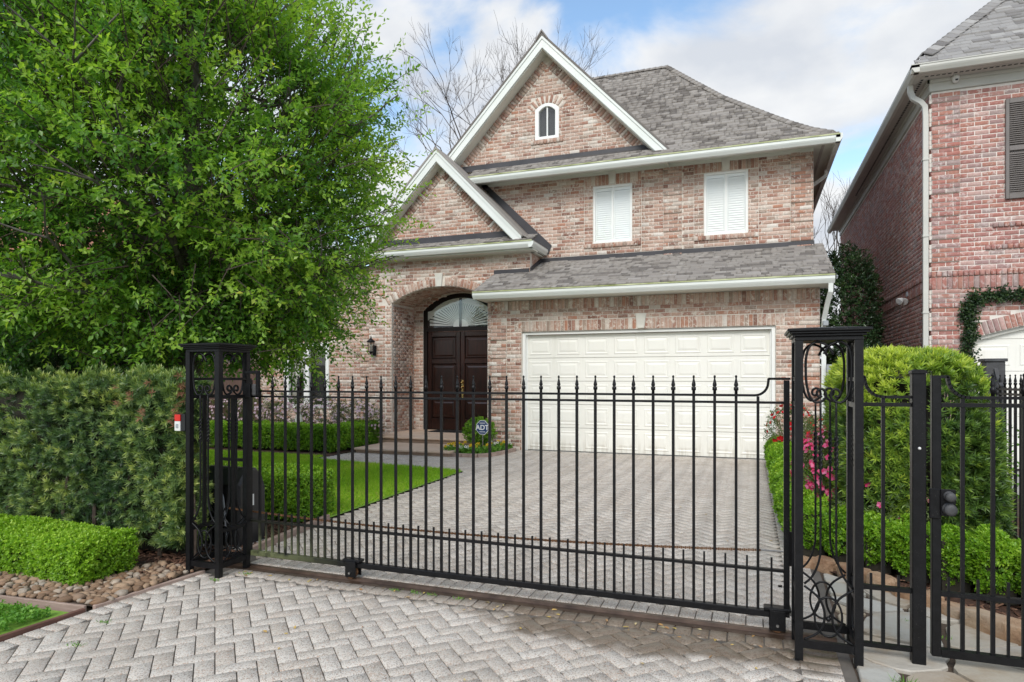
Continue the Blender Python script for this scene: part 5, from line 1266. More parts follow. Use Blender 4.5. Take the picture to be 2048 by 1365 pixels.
board_fence('reddish cedar board fence behind the hedge-side gate post', (-11.95, 13.4), (-11.95, 5.2), 1.88, .30, (-11.95, 9, 0)); board_fence('cedar board fence closing the far end between the houses', (.0, 26), (4.2, 26), 1.9, .26, (2, 26, 0))
sb = thing('stone_border', 'low dry stone border at the foot of the cedar fence', 'stone border', (-11.7, 11, 0))
sbm = [stone_mesh(50 + i, M['rock'], 'stone') for i in range(4)]
for k in range(26):
    for lv in range(2): inst('stone', sbm[(k + lv) % 4], sb, (-11.72 + random.uniform(-.02, .02), 8.2 + k * .2 + .1 * lv, .05 + .09 * lv), np.diag([.11, .1 + .02 * random.random(), .055]))
# ------------------------------------------------------------------ lamps, sign, small things
def coach_lantern(loc, label, mat, s=1., wall=True):
    x, y, z = loc; t = thing('wall_lantern' if wall else 'garden_lantern', label, 'lantern', loc)
    def P(a): return [(r_ * s, zz_ * s) for r_, zz_ in a]
    MB().lathe(P([(.055, .30), (.098, .315), (.095, .335), (.05, .375), (.03, .39), (.028, .40), (.012, .41), (.018, .43), (.006, .45), (.0, .455)]), loc, 12).build('roof', mat, t, smooth=True)
    MB().lathe(P([(.0, .0), (.012, .01), (.008, .03), (.03, .05), (.045, .075), (.07, .085), (.07, .095)]), loc, 12).build('base', mat, t, smooth=True)
    MB().lathe(P([(.060, .095), (.078, .30)]), loc, 12).build('glass', M['lampglass'], t)
    for k in range(6):
        a = k * math.pi / 3; MB().tube([(x + .062 * s * math.cos(a), y + .062 * s * math.sin(a), z + .095 * s), (x + .082 * s * math.cos(a), y + .082 * s * math.sin(a), z + .302 * s)], .006 * s, 4).build('cage_bar', mat, t)
    MB().lathe(P([(.012, .095), (.012, .18), (.016, .2), (.008, .235), (.0, .24)]), loc, 8).build('bulb', M['white_pl'], t, smooth=True)
    return t
t = coach_lantern((-8.41, 13.14, 2.04), 'black coach lantern on the brick pier beside the arched porch', M['iron'])
MB().cbox((-8.41 + .0, 13.288, 2.16), (.10, .02, .24)).build('back_plate', M['iron'], t, bevel=.006); MB().tube(smooth_path([(-8.41, 13.28, 2.10), (-8.41, 13.23, 2.06), (-8.41, 13.17, 2.05), (-8.41, 13.14, 2.06)], 4), .011, 6).build('arm', M['iron'], t)
t = coach_lantern((-7.55, 6.05, 1.35), 'faded reddish lantern on a post behind the tall hedge', M['edgewood'], .9, False)
MB().box(-7.59, -7.51, 6.01, 6.09, 0, 1.35).build('post', M['edgewood'], t)
t = thing('birdhouse', 'weathered wooden birdhouse on a carved post seen through the gate post', 'birdhouse', (-7.35, 6.9, 0))
MB().box(-7.44, -7.26, 6.81, 6.99, 0, 1.55).build('post', M['edgewood'], t, bevel=.01); MB().box(-7.43, -7.27, 6.82, 6.98, 1.55, 1.78).build('box', M['edgewood'], t); MB().prism([(-7.48, 1.76), (-7.35, 1.92), (-7.22, 1.76), (-7.22, 1.80), (-7.35, 1.96), (-7.48, 1.80)], 'y', 6.77, 7.03).build('roof', M['edgewood'], t)
for z in (1.62, 1.71): MB().lathe([(.0, 0), (.02, 0), (.02, .004)], (0, 0, 0), 10).build('hole', M['vent'], t).matrix_basis = Matrix.Translation(Vector((-7.35, 6.819, z)) - WL[t.name]) @ Matrix.Rotation(R(90), 4, 'X')
for k in range(3): MB().box(-7.42 + k * .055, -7.395 + k * .055, 6.800, 6.8095, .9, 1.45).build('carved_flute', M['fencewood'], t)
t = thing('yard_sign', 'blue octagonal security yard sign on a stake in the pansy bed', 'sign', (-4.89, 11.56, 0)); sx, sy, sz, sr = -4.89, 11.56, .545, .135
oc = lambda r_: [(sx + r_ * math.cos(R(22.5 + 45 * i)) * .95, sz + r_ * math.sin(R(22.5 + 45 * i))) for i in range(8)]
MB().prism(oc(sr + .012), 'y', sy, sy + .006).build('border', M['sign_white'], t); MB().prism(oc(sr), 'y', sy - .004, sy - .0005).build('plate', M['sign_blue'], t); MB().box(sx - .008, sx + .008, sy + .007, sy + .02, 0, .5).build('stake', M['steel'], t)
def text(body, size, x, y, z, mat, par, nm='lettering', bold=0):
    cu = bpy.data.curves.new(nm, 'FONT'); cu.body = body; cu.size = size; cu.align_x = 'CENTER'; cu.align_y = 'CENTER'; cu.extrude = .0008; cu.offset = bold
    to = bpy.data.objects.new('tmp', cu); COL.objects.link(to); dg = bpy.context.evaluated_depsgraph_get(); me = bpy.data.meshes.new_from_object(to.evaluated_get(dg)); bpy.data.objects.remove(to)
    me.materials.clear(); me.materials.append(mat); return inst(nm, me, par, (x, y, z), np.array(Matrix.Rotation(R(90), 3, 'X')))
text('ADT', .135, sx, sy - .0062, sz - .005, M['sign_white'], t, bold=.004)
for z in (sz + .085, sz - .085): MB().box(sx - .06, sx + .06, sy - .0062, sy - .0045, z - .006, z + .006).build('stripe', M['sign_white'], t)
t = thing('garden_statue', 'small pale stone bird statue among the lavender azaleas', 'statue', (-9.05, 11.35, 0))
MB().lathe([(.10, 0), (.10, .35), (.07, .37), (.05, .45), (.075, .52), (.085, .60), (.06, .70), (.035, .76), (.045, .80), (.035, .85), (.01, .87)], (-9.05, 11.35, 0), 12).build('body', M['keystone'], t, smooth=True); MB().tube([(-9.05, 11.33, .80), (-8.97, 11.28, .80)], [.02, .004], 6).build('beak', M['keystone'], t)
# stucco house far behind the holly
t = thing('stucco_house', 'pale stucco house with terracotta roof glimpsed through the holly', 'house', (-19, 16, 0))
MB().box(-26, -14.2, 10, 24, 0, 4.3).build('wall', M['stucco'], t)
V = [(-26.5, 9.5, 4.3), (-13.7, 9.5, 4.3), (-13.7, 24.5, 4.3), (-26.5, 24.5, 4.3), (-20, 15, 7.6), (-20, 19, 7.6)]; MB().add(V, [(0, 1, 4), (1, 2, 5, 4), (2, 3, 5), (3, 0, 4, 5), (3, 2, 1, 0)]).build('roof', M['terracotta'], t)
for x in (-17.5, -15.6): w_ = MB().box(x, x + .9, 9.93, 9.998, 1.2, 2.6).build('window', M['winwhite'], t); MB().box(x + .08, x + .82, 9.915, 9.929, 1.28, 2.52).build('pane', M['dark_room'], w_)
# fallen leaves
lfm = []
for k in range(4):
    V = [(-.5, 0, 0), (-.2, .22, .06), (.2, .2, .09), (.5, 0, .02), (.2, -.2, .05 + .04 * k), (-.2, -.22, .1)]; lfm.append(MB().add(V, [(0, 5, 1), (5, 4, 2, 1), (4, 3, 2)]).mesh('fallen_leaf', M['fallen']))
rl = random.Random(21); n = 0
for i in range(86):
    if i < 46: x = rl.uniform(-3.7, .2); y = 4.03 - abs(rl.gauss(0, .09)) - .02
    elif i < 66: x, y = rl.uniform(-3.8, .2), rl.uniform(2.5, 4.0)
    else: x, y = rl.uniform(-4.0, .3), rl.uniform(4.4, 9.5)
    s_ = rl.uniform(.022, .045); o = inst('fallen_leaf', lfm[i % 4], None, (x, y, .006), np.array(Matrix.Rotation(rl.random() * 6.28, 3, 'Z')) @ np.array(Matrix.Rotation(rl.uniform(-.3, .3), 3, 'X')) @ np.diag([s_, s_ * .8, s_]))
    lab, grp = (('small yellowed leaf fallen along the sliding gate track', 'leaves along the gate track') if i < 46 else ('dry leaf scattered on the pavers in front of the gate', 'leaves on the front pavers') if i < 66 else ('dry leaf lying on the driveway behind the gate', 'leaves on the inner driveway')); tag(o, lab, 'leaf', grp)

# ------------------------------------------------------------------ vegetation
def sprigs(C, D, N, per, ln, wd, twig_len, spread=.9, cl=None):
    """leaves alternating along short shoots: C bases, D shoot directions"""
    n = len(C); out = []; S = unit(np.cross(D, N + 1e-3)); U = np.cross(S, D); ph = NR.random(n) * 6.28
    base_r = NR.random(n) if cl is None else cl
    for k in range(per):
        t = (k + .6) / per; a = ph + k * 2.4; rad = np.cos(a)[:, None] * S + np.sin(a)[:, None] * U
        p = C + D * (twig_len * t)[:, None] if np.ndim(twig_len) else C + D * twig_len * t
        d = unit(D * (.35 + .6 * t) + rad * spread + NR.normal(size=(n, 3)) * .12); nn = unit(N + NR.normal(size=(n, 3)) * .35)
        l = ln * (.75 + .5 * NR.random(n)); V, F = leaf_geo(p, d, nn, l, wd * (.8 + .4 * NR.random(n)))
        out.append((V, F, np.clip(base_r * .75 + .25 * NR.random(n) + .08 * (t - .5), 0, 1)))
    return out
def limb(mb, p, d, ln, r, depth, up=.15, n=5, spread=.6, tips=None, dec=.55):
    pts = [Vector(p)]; d = Vector(d).normalized()
    for i in range(4):
        d = (d + Vector((random.gauss(0, .12), random.gauss(0, .12), random.gauss(0, .08) + up * .25))).normalized(); pts.append(pts[-1] + d * ln / 4)
    mb.tube(pts, [r * (1 - .13 * i) for i in range(5)], n, cap=False)
    if tips is not None: tips.append(pts[-1])
    if depth:
        for k in range(random.choice((2, 3))):
            q = pts[random.choice((2, 3, 4, 4))]; dd = (d + Vector((random.gauss(0, spread), random.gauss(0, spread), random.gauss(0, spread * .7) + up))).normalized(); limb(mb, q, dd, ln * random.uniform(.55, .8), max(r * dec, .006), depth - 1, up, max(3, n - 1), spread, tips, dec)

# --- holly tree
TX, TY = -6.13, 5.73
HT = thing('holly_tree', 'large evergreen holly tree with dense glossy crown over the hedge', 'tree', (TX, TY, 0))
m = MB(); m.tube([(TX, TY, -.05), (TX + .02, TY, .6), (TX - .01, TY + .02, 1.5), (TX + .04, TY, 2.6), (TX + .02, TY + .05, 4), (TX + .06, TY, 5.5), (TX, TY, 6.6)], [.17, .135, .125, .115, .09, .06, .03], 12, cap=False)
for i in range(26):
    z = 1.7 + 4.6 * i / 26; a = i * 2.4; limb(m, (TX + .03, TY, z), (math.cos(a), math.sin(a), .25), 1.35 * (1 - .08 * abs(z - 3.4)), .042, 2, .12, 6, .5)
m.build('trunk', M['bark'], HT, smooth=True)
right = np.array([_c, _s, 0]); fwd = np.array([-_s, _c, 0])
def crown_pts(n, c, rad, zlow, gap=.0, shell=.55):
    out = []
    while len(out) < n:
        u = rdir(n); r = shell + (1 - shell) * NR.random(n) ** .7; lump = 1 + .10 * vnoise(u * 2.6 + 7) + .06 * vnoise(u * 6 + 3)
        p = c + u * rad * (r * lump)[:, None]; ok = (p[:, 2] > zlow + .25 * vnoise(p * 1.3)) & (vnoise(p * 1.05 + 4.2) > -.62 + gap) ; out += list(p[ok])
    p = np.array(out[:n]); return p
c0 = np.array([TX, TY, 3.95]); c1 = c0 - right * 1.75 + np.array([0, 0, -.2]) + fwd * .3; c2 = c0 + right * .35 + np.array([0, 0, -1.0])
K = np.concatenate([crown_pts(580, c0, np.array([2.08, 2.08, 2.85]), 1.85, .06, .55), crown_pts(300, c1, np.array([2.05, 2.05, 2.9]), 1.72, .10, .5), crown_pts(95, c0 + right * .85 + np.array([0, 0, -1.2]), np.array([1.0, 1.0, 1.2]), 1.5, -.3, .35)])
kk_ = np.repeat(np.arange(len(K)), NR.integers(11, 26, len(K))); P = K[kk_] + NR.normal(size=(len(kk_), 3)) * np.array([.22, .22, .13])
kr_ = NR.normal(size=len(K))[kk_]; ok_ = P[:, 2] > 1.45; P, kr_ = P[ok_], kr_[ok_]
cen = np.where((np.linalg.norm(P - c0, axis=1) < np.linalg.norm(P - c1, axis=1))[:, None], c0, c1)
out = unit(P - cen); D = unit(out * .8 + rdir(len(P)) * .55 + np.array([0, 0, .15])); N = unit(out * .5 + np.array([0, 0, 1.]))
clr = np.clip(.50 + .30 * vnoise(P * 1.3) + .22 * kr_ + .12 * NR.normal(size=len(P)) + .16 * ((P - c0) @ right) / 2.2, 0, .95)  # leaf colours lighten toward camera-right, painting in light on that side
lv = sprigs(P, D, N, 12, .064, .034, .25, .85, clr)
# long leading shoots on the crown's rim
Q = crown_pts(260, c0, np.array([2.4, 2.4, 3.05]), 1.8, 0, .97); q_o = unit(Q - c0)
lv += sprigs(Q, unit(q_o + rdir(260) * .35 + np.array([0, 0, .25])), unit(q_o + rdir(260)), 11, .055, .026, .40, .7, np.clip(.6 + .3 * NR.random(260), 0, .95))
leaf_obj('crown', lv, M['holly'], HT, (TX, TY, 0))
m = MB()
for i in range(0, len(P), 3):
    p, d = Vector(P[i]), Vector(D[i]); m.tube([p - d * .28 + Vector((0, 0, -.06)), p, p + d * .24], [.007, .005, .003], 3, cap=False)
m.build('twigs', M['twig'], HT)

# --- clipped hedges
def hedge(name, label, cat, boxes, faces, mat, dens, ln, wd, per, tw, core=True, group=None, edge=.07, lump=.05, spread=.9):
    lo = np.min([b_[0] for b_ in boxes], 0); hi = np.max([b_[1] for b_ in boxes], 0); base = ((lo[0] + hi[0]) / 2, (lo[1] + hi[1]) / 2, 0); t = thing(name, label, cat, base, group); parts = []
    cm = MB()
    for (l, h), fc in zip(boxes, faces):
        sz = np.array(h) - np.array(l); ar = {'x': sz[1] * sz[2], 'y': sz[0] * sz[2], 'z': sz[0] * sz[1]}; n = int(dens * sum(ar[f[1]] for f in fc))
        Pn, Nn = box_surface(n, l, h, fc, edge, lump); Pn = Pn - Nn * (NR.random(len(Pn)) ** 2 * .10)[:, None]
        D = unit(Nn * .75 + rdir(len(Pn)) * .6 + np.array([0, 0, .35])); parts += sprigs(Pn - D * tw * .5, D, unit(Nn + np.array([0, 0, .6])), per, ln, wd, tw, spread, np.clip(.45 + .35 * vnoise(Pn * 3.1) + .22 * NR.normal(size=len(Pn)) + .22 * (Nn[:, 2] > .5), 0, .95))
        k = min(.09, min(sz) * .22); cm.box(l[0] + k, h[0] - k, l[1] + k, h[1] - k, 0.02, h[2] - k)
    leaf_obj('foliage', parts, M[mat], t, base)
    cm.build('light_block_core', M['core'], t); return t  # solid boxes added behind the leaves to block light, no modelled twigs
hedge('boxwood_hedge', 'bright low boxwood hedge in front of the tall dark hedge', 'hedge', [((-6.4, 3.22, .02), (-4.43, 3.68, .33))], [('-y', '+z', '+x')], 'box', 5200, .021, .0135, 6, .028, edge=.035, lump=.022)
hedge('boxwood_hedge', 'boxwood hedge behind the gate between mulch bed and lawn', 'hedge', [((-6.6, 5.38, .03), (-4.28, 6.0, .50))], [('-y', '+z', '+x')], 'boxdk', 3800, .026, .016, 6, .034, edge=.05, lump=.04)
hedge('boxwood_hedge', 'low boxwood hedge below the lavender azaleas at the house', 'hedge', [((-12.0, 10.75, .05), (-7.75, 11.25, .53)), ((-8.3, 11.25, .05), (-7.75, 12.45, .52))], [('-y', '+z', '+x'), ('+x', '+z')], 'boxdk', 1900, .036, .022, 6, .045, edge=.05, lump=.04)
hedge('boxwood_hedge', 'boxwood hedge lining the driveway edge below the red azaleas', 'hedge', [((.27, 6.0, .04), (.62, 12.2, .47))], [('-x', '-y', '+z')], 'boxdk', 2500, .027, .016, 6, .04, edge=.10, lump=.05)
# front run of the boxwood, stepping along the diagonal of the path
bx = []; fc = []
for i in range(9):
    x = .34 + i * .21; y = 5.84 - i * .165; bx.append(((x, y, .05), (x + .30, y + .50, .43))); fc.append(('-y', '-x', '+z'))
hedge('boxwood_hedge', 'boxwood hedge above the sandstone rocks along the flagstone path', 'hedge', bx, fc, 'boxdk', 3600, .024, .014, 6, .035, edge=.12, lump=.05)
# --- podocarpus
def whorls(P, N, per, ln, wd, r0, up=.3):
    n = len(P); D = unit(N * .8 + rdir(n) * .55 + np.array([0, 0, up])); out = []; S = unit(np.cross(D, rdir(n))); U = np.cross(S, D)
    for k in range(per):
        a = k * 2.4 + NR.random(n); t = k / per; rad = np.cos(a)[:, None] * S + np.sin(a)[:, None] * U
        d = unit(rad * (1.15 - .75 * t) + D * (.35 + .7 * t)); V, F = leaf_geo(P + D * (.03 * t), d, D, ln * (.7 + .5 * NR.random(n)), wd, .1, .4); out.append((V, F, np.clip(r0 * .8 + .1 * NR.random(n) + .28 * (t - .5), 0, 1)))
    return out
base = (-5.6, 4.3, 0); t = thing('podocarpus_hedge', 'tall dark clipped hedge of narrow leaves beside the gate post', 'hedge', base)
lo, hi = (-7.6, 3.93, .1), (-4.24, 4.24, 1.52)
Pn, Nn = box_surface(6000, lo, hi, ('-y', '+z', '+x'), .10, .08); Pn = Pn - Nn * (NR.random(len(Pn)) ** 1.4 * .17)[:, None]
hole = vnoise(Pn * np.array([2.2, 2.2, 1.8]) + 1.7); keep = (hole > -.34) | (NR.random(len(Pn)) < .15); Pn, Nn = Pn[keep], Nn[keep]
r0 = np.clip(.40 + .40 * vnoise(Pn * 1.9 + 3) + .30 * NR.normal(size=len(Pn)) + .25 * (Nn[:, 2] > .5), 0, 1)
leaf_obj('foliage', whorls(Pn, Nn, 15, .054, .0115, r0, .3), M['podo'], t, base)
MB().box(lo[0], hi[0] - .15, lo[1] + .19, hi[1], 0.02, hi[2] - .14).build('light_block_core', M['core'], t)  # added dark box that stops light and darkens the gaps between leaves
dc = np.array([(-4.22, 3.87, 1.47), (-4.20, 3.88, 1.36), (-4.24, 3.86, 1.28), (-4.25, 3.86, 1.14), (-4.72, 3.87, 1.38), (-4.86, 3.87, 1.33), (-4.62, 3.87, 1.22), (-4.5, 3.87, 1.46)])
dp = np.repeat(dc, 3, 0) + NR.normal(size=(24, 3)) * np.array([.022, .012, .03]); leaf_obj('dead_shoots', whorls(dp, np.tile([0, -1., 0], (24, 1)), 12, .048, .008, NR.random(24), .0), M['dead'], t, base)['kind'] = 'stuff'
m = MB()
for i in range(9): x = -7.2 + i * .37; m.tube([(x, 4.02, 0), (x + random.uniform(-.05, .05), 4.0, .3), (x + random.uniform(-.1, .1), 4.05, .8)], [.02, .016, .01], 5)
m.build('stems', M['twig'], t)
# rounded podocarpus by the walk gate
base = (1.24, 6.6, 0); t = thing('rounded_hedge', 'rounded podocarpus hedge with yellow-green top behind the walk gate', 'hedge', base)
n = 6400; u = rdir(n * 2); u = u[(u[:, 2] > -.75) & (u[:, 1] < .55)][:n]; p_ = 5.0; rr_ = 1 / (np.abs(u[:, 0]) ** p_ + np.abs(u[:, 1]) ** p_ + np.abs(u[:, 2]) ** p_) ** (1 / p_)
E_ = np.array([.52, .80, .84]); cc = np.array([1.24, 6.6, .86]); Pn = cc + u * E_ * (rr_ * (1 + .05 * vnoise(u * 4)))[:, None]; fl_ = np.clip((1.6 - Pn[:, 2]) * .12, 0, .17); Pn[:, 0] += np.where(Pn[:, 0] > 1.24, fl_, 0)
Nn = unit(u / E_); Pn = Pn - Nn * (NR.random(len(Pn)) ** 1.6 * .13)[:, None]; keep = (vnoise(Pn * 2.3 + 9) > -.5) | (NR.random(len(Pn)) < .35); Pn, Nn = Pn[keep], Nn[keep]
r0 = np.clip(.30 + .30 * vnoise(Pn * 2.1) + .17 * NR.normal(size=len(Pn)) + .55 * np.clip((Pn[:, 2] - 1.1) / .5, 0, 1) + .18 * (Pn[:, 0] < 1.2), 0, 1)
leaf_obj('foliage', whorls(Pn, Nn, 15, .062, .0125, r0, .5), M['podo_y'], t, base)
m = MB(); m.lathe([(.32, .03), (.36, .5), (.36, 1.0), (.34, 1.35), (.2, 1.50)], base, 14).build('light_block_core', M['core'], t)  # added solid dark core, stops light passing through the rounded hedge

# --- shrubs
def shrub(name, label, cat, c, rad, n, per, ln, wd, mat, tw=.10, zmin=.02, group=None, flowers=None, stems=5, core=.62, cl0=.45):
    base = (c[0], c[1], 0); t = thing(name, label, cat, base, group); c = np.array(c, float); rad = np.array(rad, float)
    u = rdir(n); r = .55 + .45 * NR.random(n) ** .5; Pn = c + u * rad * (r * (1 + .12 * vnoise(u * 3 + c)))[:, None]; ok = Pn[:, 2] > zmin; Pn, u = Pn[ok], u[ok]
    D = unit(u * .8 + rdir(len(Pn)) * .5 + np.array([0, 0, .3])); leaf_obj('foliage', sprigs(Pn, D, unit(u + np.array([0, 0, .7])), per, ln, wd, tw, .9, np.clip(cl0 + .3 * vnoise(Pn * 3) + .2 * NR.normal(size=len(Pn)), 0, .95)), M[mat], t, base)
    m = MB()
    for i in range(stems): a = i * 2.4; m.tube([(c[0], c[1], 0), (c[0] + .3 * rad[0] * math.cos(a), c[1] + .3 * rad[1] * math.sin(a), c[2] * .6), (c[0] + .6 * rad[0] * math.cos(a), c[1] + .6 * rad[1] * math.sin(a), c[2] + rad[2] * .3)], [.012, .009, .005], 4)
    m.build('stems', M['twig'], t)
    if flowers:
        k, fm, fs, wh = flowers; u = rdir(k * 3); u = u[wh(u)][:k]; Pf = c + u * rad * (1.0 + .08 * NR.random(len(u)))[:, None]; ok = Pf[:, 2] > zmin; Pf, u = Pf[ok], u[ok]
        parts = []; S = unit(np.cross(u, rdir(len(u)))); U = np.cross(S, u)
        for j in range(5):
            a = j * 2 * math.pi / 5; rad_ = math.cos(a) * S + math.sin(a) * U; V, F = leaf_geo(Pf, unit(rad_ + u * .55), u, fs, fs * .8, .1, .6); parts.append((V, F, NR.random(len(u))))
        leaf_obj('blossoms', parts, M[fm], t, base)
    return t
front = lambda u: (u[:, 1] < .35) & (u[:, 2] > -.35)
for i, (x, y, z, lab) in enumerate(((-11.7, 12.0, .55, 'lavender azalea nearest the cedar fence'), (-10.75, 11.95, .58, 'lavender azalea under the white window frame'), (-9.85, 12.0, .60, 'lavender azalea under the dark window pane'), (-8.95, 12.1, .56, 'lavender azalea just behind the stone bird statue'), (-8.25, 12.35, .52, 'lavender azalea nearest the porch steps'))):
    shrub('azalea', lab, 'azalea', (x, y, z), (.60, .45, .48), 520, 7, .045, .02, 'azleaf', .09, .1, 'lavender azaleas under the house window', (150, 'lav', .038, lambda u: (u[:, 1] < .3) & (u[:, 2] > -.2)))
shrub('azalea', 'hot pink azalea in bloom behind the path-side gate post', 'azalea', (.80, 6.85, .58), (.40, .55, .44), 700, 7, .036, .016, 'azleaf', .08, .1, None, (260, 'pink', .036, front))
shrub('azalea', 'azalea with few pink blossoms between boxwood and rounded hedge', 'azalea', (1.05, 6.1, .42), (.36, .35, .38), 600, 7, .034, .016, 'azleaf', .08, .1, None, (26, 'pink', .032, front))
shrub('azalea', 'red azalea at the garage corner above the boxwood', 'azalea', (.86, 9.0, .58), (.30, .8, .42), 520, 7, .036, .016, 'azleaf', .08, .1, None, (80, 'redp', .036, front))
shrub('azalea', 'red-flowering azalea beside the garage door frame', 'azalea', (.62, 11.7, .62), (.36, .6, .42), 420, 7, .04, .018, 'azleaf', .08, .1, None, (70, 'redp', .045, front))
shrub('clipped_shrub', 'small clipped green shrub behind the yard sign', 'shrub', (-5.18, 12.08, .42), (.31, .28, .26), 1000, 6, .034, .02, 'boxdk', .05, .1)
shrub('dark_shrub', 'tall dark glossy shrub filling the gap between the houses', 'shrub', (2.0, 16.2, 2.85), (.62, .9, 1.55), 1700, 9, .075, .036, 'laurel', .16, .6, None, None, 6)
shrub('dark_shrub', 'low dark shrub beneath the red brick side wall', 'shrub', (2.15, 14.8, 1.25), (.5, .8, .95), 700, 9, .075, .036, 'laurel', .16, .2, None, None, 5)
shrub('dark_bush', 'large dark broadleaf bush behind the tall hedge', 'bush', (-8.55, 6.4, 1.45), (1.45, .8, .95), 2300, 10, .085, .03, 'laurel', .2, .4)
shrub('dark_bush', 'dark bush under the holly at the picture edge', 'bush', (-10.6, 6.6, 1.5), (1.3, .8, 1.1), 1300, 10, .085, .03, 'laurel', .2, .4)
shrub('ivy_bush', 'lighter ivy-clad bush behind the far end of the tall hedge', 'bush', (-8.75, 5.15, 1.2), (.80, .5, .95), 1500, 8, .055, .034, 'ivy', .12, .3)
shrub('young_shrub', 'thin bright leafy shrub behind the boundary fence', 'shrub', (3.0, 8.2, .75), (.4, .6, .65), 130, 8, .05, .03, 'clover', .18, .1)
# pansies: each plant with its own flowers
rp = random.Random(3); pm = {}
def flower_mesh(mat):
    V = [(0, 0, 0)]; F = []
    for k in range(5):
        a = R(90 + 72 * k); w2 = R(34); r_ = 1.; b0 = len(V); V += [(r_ * .6 * math.cos(a - w2), r_ * .6 * math.sin(a - w2), .12), (r_ * math.cos(a), r_ * math.sin(a), .2), (r_ * .6 * math.cos(a + w2), r_ * .6 * math.sin(a + w2), .12)]; F += [(0, b0, b0 + 1), (0, b0 + 1, b0 + 2)]
    return MB().add(V, F, .5).mesh('flower', M[mat], rnd=True)
for k in ('yellow', 'whitep'): pm[k] = flower_mesh(k)
eye = MB().lathe([(.22, .10), (.30, .12), (.0, .16)], (0, 0, 0), 6).mesh('flower_eye', M['petaldark'])
plants = [(-5.52, 11.42, 'yellow', 'yellow pansy at the corner next to the steps'), (-5.38, 11.62, 'yellow', 'tall yellow pansy clump beside the lower step'), (-5.20, 11.35, 'whitep', 'white pansy spilling over the front of the edging'), (-4.98, 11.36, 'yellow', 'yellow pansy in front of the yard sign'), (-4.80, 11.62, 'yellow', 'yellow pansy under the yard sign'), (-4.78, 11.88, 'whitep', 'white pansy just past the yard sign stake'), (-4.72, 12.15, 'yellow', 'yellow pansy near the garage pier'), (-5.10, 11.70, 'yellow', 'yellow pansy in the middle of the bed, behind the stake'), (-4.74, 12.42, 'whitep', 'small white pansy closest to the garage door')]
for (x, y, fm, lab) in plants:
    t = thing('pansy_plant', lab, 'pansy', (x, y, .03), 'pansies in the bed by the porch'); n = 90; u = rdir(n); u[:, 2] = np.abs(u[:, 2]); Pn = np.array([x, y, .04]) + u * np.array([.13, .12, .13]) * NR.random((n, 1)) ** .4
    leaf_obj('foliage', sprigs(Pn, unit(u + np.array([0, 0, .4])), unit(u + .3), 5, .045, .024, .04, .9, NR.random(n)), M['clover'], t, (x, y, .03))
    for k in range(7):
        a, b2 = rp.uniform(0, 6.28), rp.uniform(.02, .13); c = Vector((x + b2 * math.cos(a), y + b2 * math.sin(a) - .02, .15 + rp.uniform(0, .09))); A = np.array(Matrix.Rotation(rp.uniform(-.5, .5), 3, 'Z') @ Matrix.Rotation(R(rp.uniform(40, 85)), 3, 'X')) * .034
        f = inst('flower', pm[fm], t, c, A); inst('flower_eye', eye, t, c, A)
# vine on the red brick
base = (3.5, 12.6, 0); t = thing('climbing_vine', 'thin green vine climbing the red brick corner above the garage arch', 'vine', base); path = [(3.42, 0.1), (3.40, 1.2), (3.36, 1.9), (3.40, 2.3), (3.38, 2.6), (3.45, 2.82), (3.75, 2.86), (4.1, 2.84), (4.5, 2.82), (5.2, 2.9)]
sp_ = smooth_path(path, 8); m = MB().tube([(a, NY - .03 - .02 * math.sin(i), b2) for i, (a, b2) in enumerate(sp_)], .012, 5); m.build('stem', M['twig'], t)
k = NR.integers(0, len(sp_), 950); Pn = np.array([(sp_[i][0], NY - .06, sp_[i][1]) for i in k]) + NR.normal(size=(950, 3)) * np.array([.048, .02, .048]); D = unit(rdir(950) + np.array([0, -.6, -.1])); leaf_obj('foliage', sprigs(Pn, D, np.tile([0, -1., .4], (950, 1)), 4, .05, .03, .07, .9, NR.random(950)), M['vine'], t, base)
# --- bare winter trees
def bare_tree(label, base, h, seed, lean=0, r=.16, depth=5, z0=.45):
    random.seed(seed); t = thing('bare_tree', label, 'tree', base); m = MB(); m.tube([base, (base[0] + lean * .3, base[1], h * .25), (base[0] + lean * .5, base[1], h * z0)], [r * 1.3, r, r * .85], 7); m.build('trunk', M['bare'], t, smooth=True)
    m = MB(); top = Vector((base[0] + lean * .5, base[1], h * z0 - .3))
    for i in range(9): a = i * 2.4; limb(m, top + Vector((0, 0, -.5 * (i % 3))), (.55 * math.cos(a), .45 * math.sin(a), 1), h * .235, r * .40, depth, .12, 5, .33, None, .60)
    m.build('branches', M['bare'], t)
bare_tree('bare winter tree behind the big gable', (-10.4, 25.5, 0), 15.6, 4, 0, .2, 6); bare_tree('leafless treetop just past the big gable peak', (-7.6, 31, 0), 15.8, 12, .6, .14, 4); bare_tree('leafless tree showing between the two roofs', (2.5, 32, 0), 11.2, 9, 0, .13, 4)
random.seed(77)
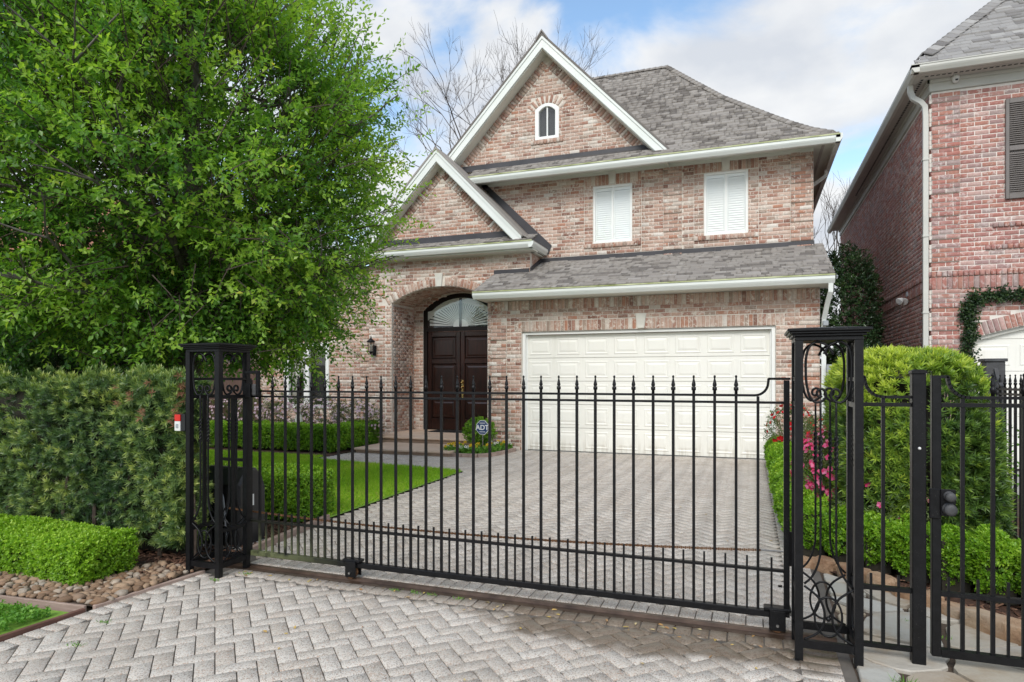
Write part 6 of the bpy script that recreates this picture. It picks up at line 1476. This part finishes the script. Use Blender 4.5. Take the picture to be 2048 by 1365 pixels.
# --- grass, ground cover, mulch
def blades(name, poly, n, h, wdt, mat, label, cat, z=.010):
    xs_ = [p[0] for p in poly]; ys_ = [p[1] for p in poly]; P = []
    while len(P) < n:
        q_ = np.stack([NR.uniform(min(xs_), max(xs_), n), NR.uniform(min(ys_), max(ys_), n)], 1); P += [p for p in q_ if inside(p, poly)]
    P = np.array(P[:n]); C = np.c_[P, np.full(n, z)]; D = unit(np.c_[NR.normal(size=(n, 2)) * .75, np.ones(n)]); V, F = leaf_geo(C, D, rdir(n), h * (.6 + .7 * NR.random(n)), wdt, .1, .3)
    o = leaf_obj(name, [(V, F, np.clip(.5 + .3 * vnoise(C * 1.3) + .25 * NR.normal(size=n), 0, 1))], M[mat], None, (P[:, 0].mean(), P[:, 1].mean(), 0)); tag(o, label, cat, None, 'stuff'); return o
blades('grass', [(-4.25, 5.8), (-4.36, 9.46), (-7.62, 9.9), (-7.64, 10.3), (-12.0, 10.3), (-12.0, 6.1), (-6.9, 6.15)], 150000, .055, .008, 'grass', 'bright green lawn grass', 'grass')
P = np.c_[NR.uniform(-6.4, -4.12, 9000), NR.uniform(1.3, 2.92, 9000), NR.uniform(.0, .045, 9000)]; P = P[P[:, 1] < 2.84 + (P[:, 0] + 4.05) * .08 - .02]
o = leaf_obj('ground_cover', sprigs(P, unit(rdir(len(P)) * .6 + np.array([0, 0, 1.])), unit(rdir(len(P)) * .5 + np.array([0, 0, 1.])), 4, .022, .018, .02, 1.1, np.clip(.5 + .25 * NR.normal(size=len(P)), 0, 1)), M['clover'], None, (-5, 2.4, 0)); tag(o, 'bright green leafy ground cover beside the pavers', 'ground cover', None, 'stuff')
def chips(name, poly, n, label, z=.008):
    xs_ = [p[0] for p in poly]; ys_ = [p[1] for p in poly]; it = []
    while len(it) < n:
        x, y = random.uniform(min(xs_), max(xs_)), random.uniform(min(ys_), max(ys_))
        if inside((x, y), poly): it.append(((x, y, z + random.uniform(0, .02)), np.array(Matrix.Rotation(random.random() * 6.28, 3, 'Z') @ Matrix.Rotation(random.uniform(-.5, .5), 3, 'Y')) @ np.diag([random.uniform(.03, .08), .012, .006])))
    V, F = batch(PV_V, PV_F, it); c = V.mean(0); o = link(bpy.data.objects.new(name, np_mesh(name, V - c, F, M['chips'], np.repeat(NR.random(n), len(PV_F)))), None, c); tag(o, label, 'mulch', None, 'stuff')
chips('bark_mulch', [(-4.06, 4.3), (-4.26, 5.72), (-5.6, 5.9), (-5.6, 4.3)], 1500, 'dark bark mulch under the boxwood behind the gate'); chips('bark_mulch', [(.52, 5.75), (1.0, 5.2), (1.5, 4.65), (2.1, 4.4), (2.1, 6.4), (.52, 6.2)], 700, 'bark mulch around the rocks by the walk gate'); chips('leaf_litter', [(-4.02, 3.55), (-3.98, 4.2), (-4.9, 4.1), (-4.9, 3.6)], 260, 'brown leaf litter at the foot of the tall hedge', .02)
# weeds in the joints
rw = random.Random(8)
for i, (x, y) in enumerate([(-3.62, 3.93), (-2.35, 3.99), (-2.2, 4.0), (-2.08, 3.985), (-1.85, 3.99), (-3.55, 2.55), (-3.72, 2.85), (.70, 3.60), (.90, 4.55), (1.05, 4.35), (-3.72, 3.72)]):
    n = 26; P = np.c_[NR.normal(x, .025, n), NR.normal(y, .012, n), np.zeros(n)]; V, F = leaf_geo(P, unit(np.c_[NR.normal(size=(n, 2)) * .8, np.ones(n)]), rdir(n), .022 if i != 7 else .07, .005); o = leaf_obj('weed_tuft', [(V, F, NR.random(n))], M['clover'], None, (x, y, 0))
    tag(o, ('grassy weed tuft between flagstones', 'weed tuft sprouting in the paving joint')[0 if x > .5 else 1], 'weed', ('weeds between flagstones', 'weeds in the paving')[0 if x > .5 else 1])
